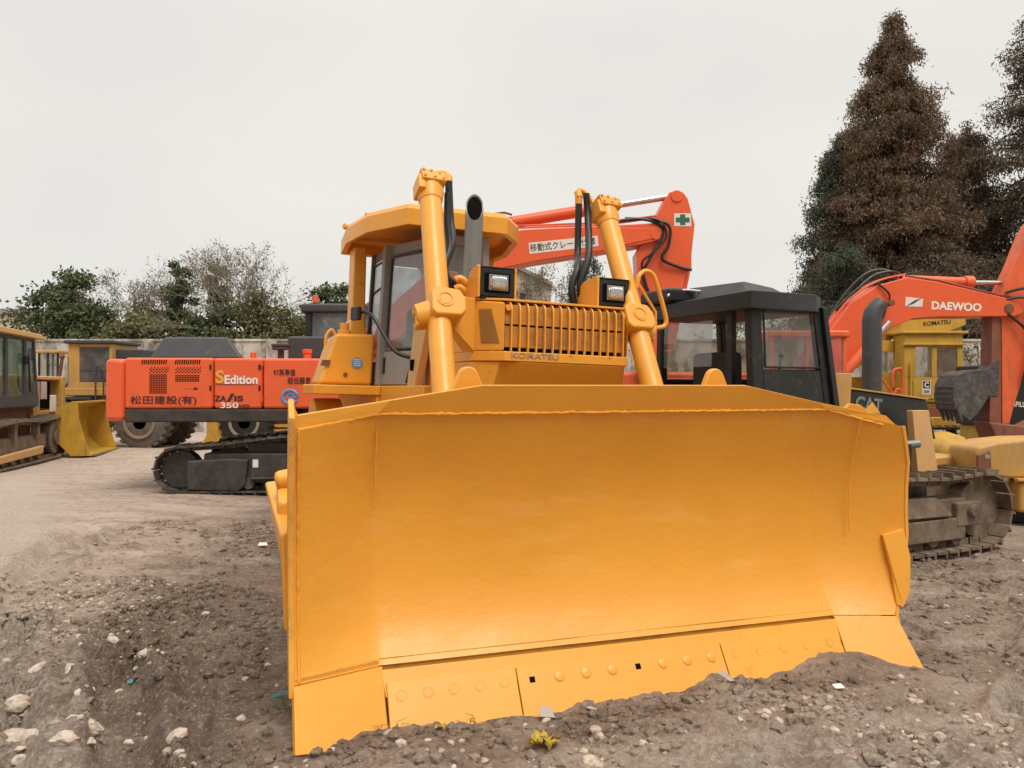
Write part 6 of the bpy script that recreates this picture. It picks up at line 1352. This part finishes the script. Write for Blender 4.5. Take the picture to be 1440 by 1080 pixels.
scrap('paper_scrap', 'litter', 'small pale sliver on the soil right of the folded scrap', 832, 1003, [(-.03, -.008), (.03, -.004), (.03, .006), (-.02, .01)], paper, .004, (30, 0, -35), .02)
scrap('paper_scrap', 'litter', 'white scrap on the dark mud left of the blade', 370, 772, [(-.05, -.03), (.05, -.03), (.04, .03), (-.04, .04)], whi, .006, (20, 0, 15), .03)
scrap('paper_scrap', 'litter', 'white scrap beside the right end bit', 1178, 975, [(-.03, -.015), (.03, -.02), (.03, .02), (-.03, .02)], whi, .006, (20, 0, 15), .02)
scrap('bottle_cap', 'litter', 'tiny blue plastic piece on the mud left of the blade', 185, 944, [(.018 * math.cos(a), .018 * math.sin(a)) for a in np.linspace(0, 5.7, 10)], tealm, .015, (30, 0, 0), .03)
scrap('plastic_strip', 'litter', 'green plastic strip sticking out by the lower left corner of the blade', 396, 982, [(-.07, -.008), (.06, -.012), (.06, .012), (-.06, .008)], tealm, .004, (60, -20, -15), .03)
def crumple(u, v, name, lab, mat, size, seed):
    bm = bmesh.new(); bmesh.ops.create_grid(bm, x_segments=14, y_segments=14, size=size); q = random.Random(seed)
    for w in bm.verts:
        x0, y0 = w.co.x, w.co.y; w.co.z = abs(float(fbm(np.array([x0 * 16 + seed]), np.array([y0 * 16]), 3, seed)[0])) * size * 1.5 + q.uniform(-.1, .1) * size * .5; w.co.x += q.uniform(-1, 1) * size * .09; w.co.y += q.uniform(-1, 1) * size * .09
    bmesh.ops.delete(bm, geom=[f for f in bm.faces if f.calc_center_median().length > size * (.75 + .3 * q.random())], context='FACES')
    me = bpy.data.meshes.new(name); bm.to_mesh(me); bm.free(); me.materials.append(mat); o = bpy.data.objects.new(name, me); COL.objects.link(o)
    md = o.modifiers.new('thick', 'SOLIDIFY'); md.thickness = .003; x, y = gp(u, v); o.location = (x, y, hz(x, y) + .015); return tag(o, lab, 'litter')
crumple(765, 1046, 'crumpled_bag', 'crumpled yellow plastic bag on the soil at the bottom middle', leafy, .085, 3)
crumple(620, 1028, 'dry_leaf', 'upright yellow dry leaf by the left cutting edge', leafy, .035, 5)
def stalks(name, lab, u, v, n, h, mat, seed):
    q = random.Random(seed); x, y = gp(u, v); m = MB()
    for i in range(n):
        a = q.random() * 6.28; l_ = h * q.uniform(.5, 1.2); bx, by = q.uniform(-.06, .06), q.uniform(-.03, .03)
        m.tube([(bx, by, -.02), (bx + math.cos(a) * l_ * .3, by + math.sin(a) * l_ * .15, l_ * .5), (bx + math.cos(a) * l_, by + math.sin(a) * l_ * .4, l_ * q.uniform(.3, .9))], [.0022, .002, .001], 4)
    o = m.build(name, mat, None); o.location = (x, y, hz(x, y)); return tag(o, lab, 'grass')
stalks('dry_stalks', 'dry brown stalks sticking up before the left end bit', 545, 1030, 7, .1, dryg, 1)
stalks('dry_stalks', 'dry brown stalks before the first group of edge bolts', 615, 1008, 6, .08, dryg, 2)
stalks('dry_stalks', 'dry twigs leaning at the first square bolt hole', 735, 990, 4, .09, dryg, 3)
stalks('grass_tuft', 'small green grass tuft by the lower left corner of the blade', 395, 1000, 9, .12, grng, 4)
stalks('grass_tuft', 'thin green grass before the yellow dry leaf', 660, 1015, 6, .08, grng, 5)
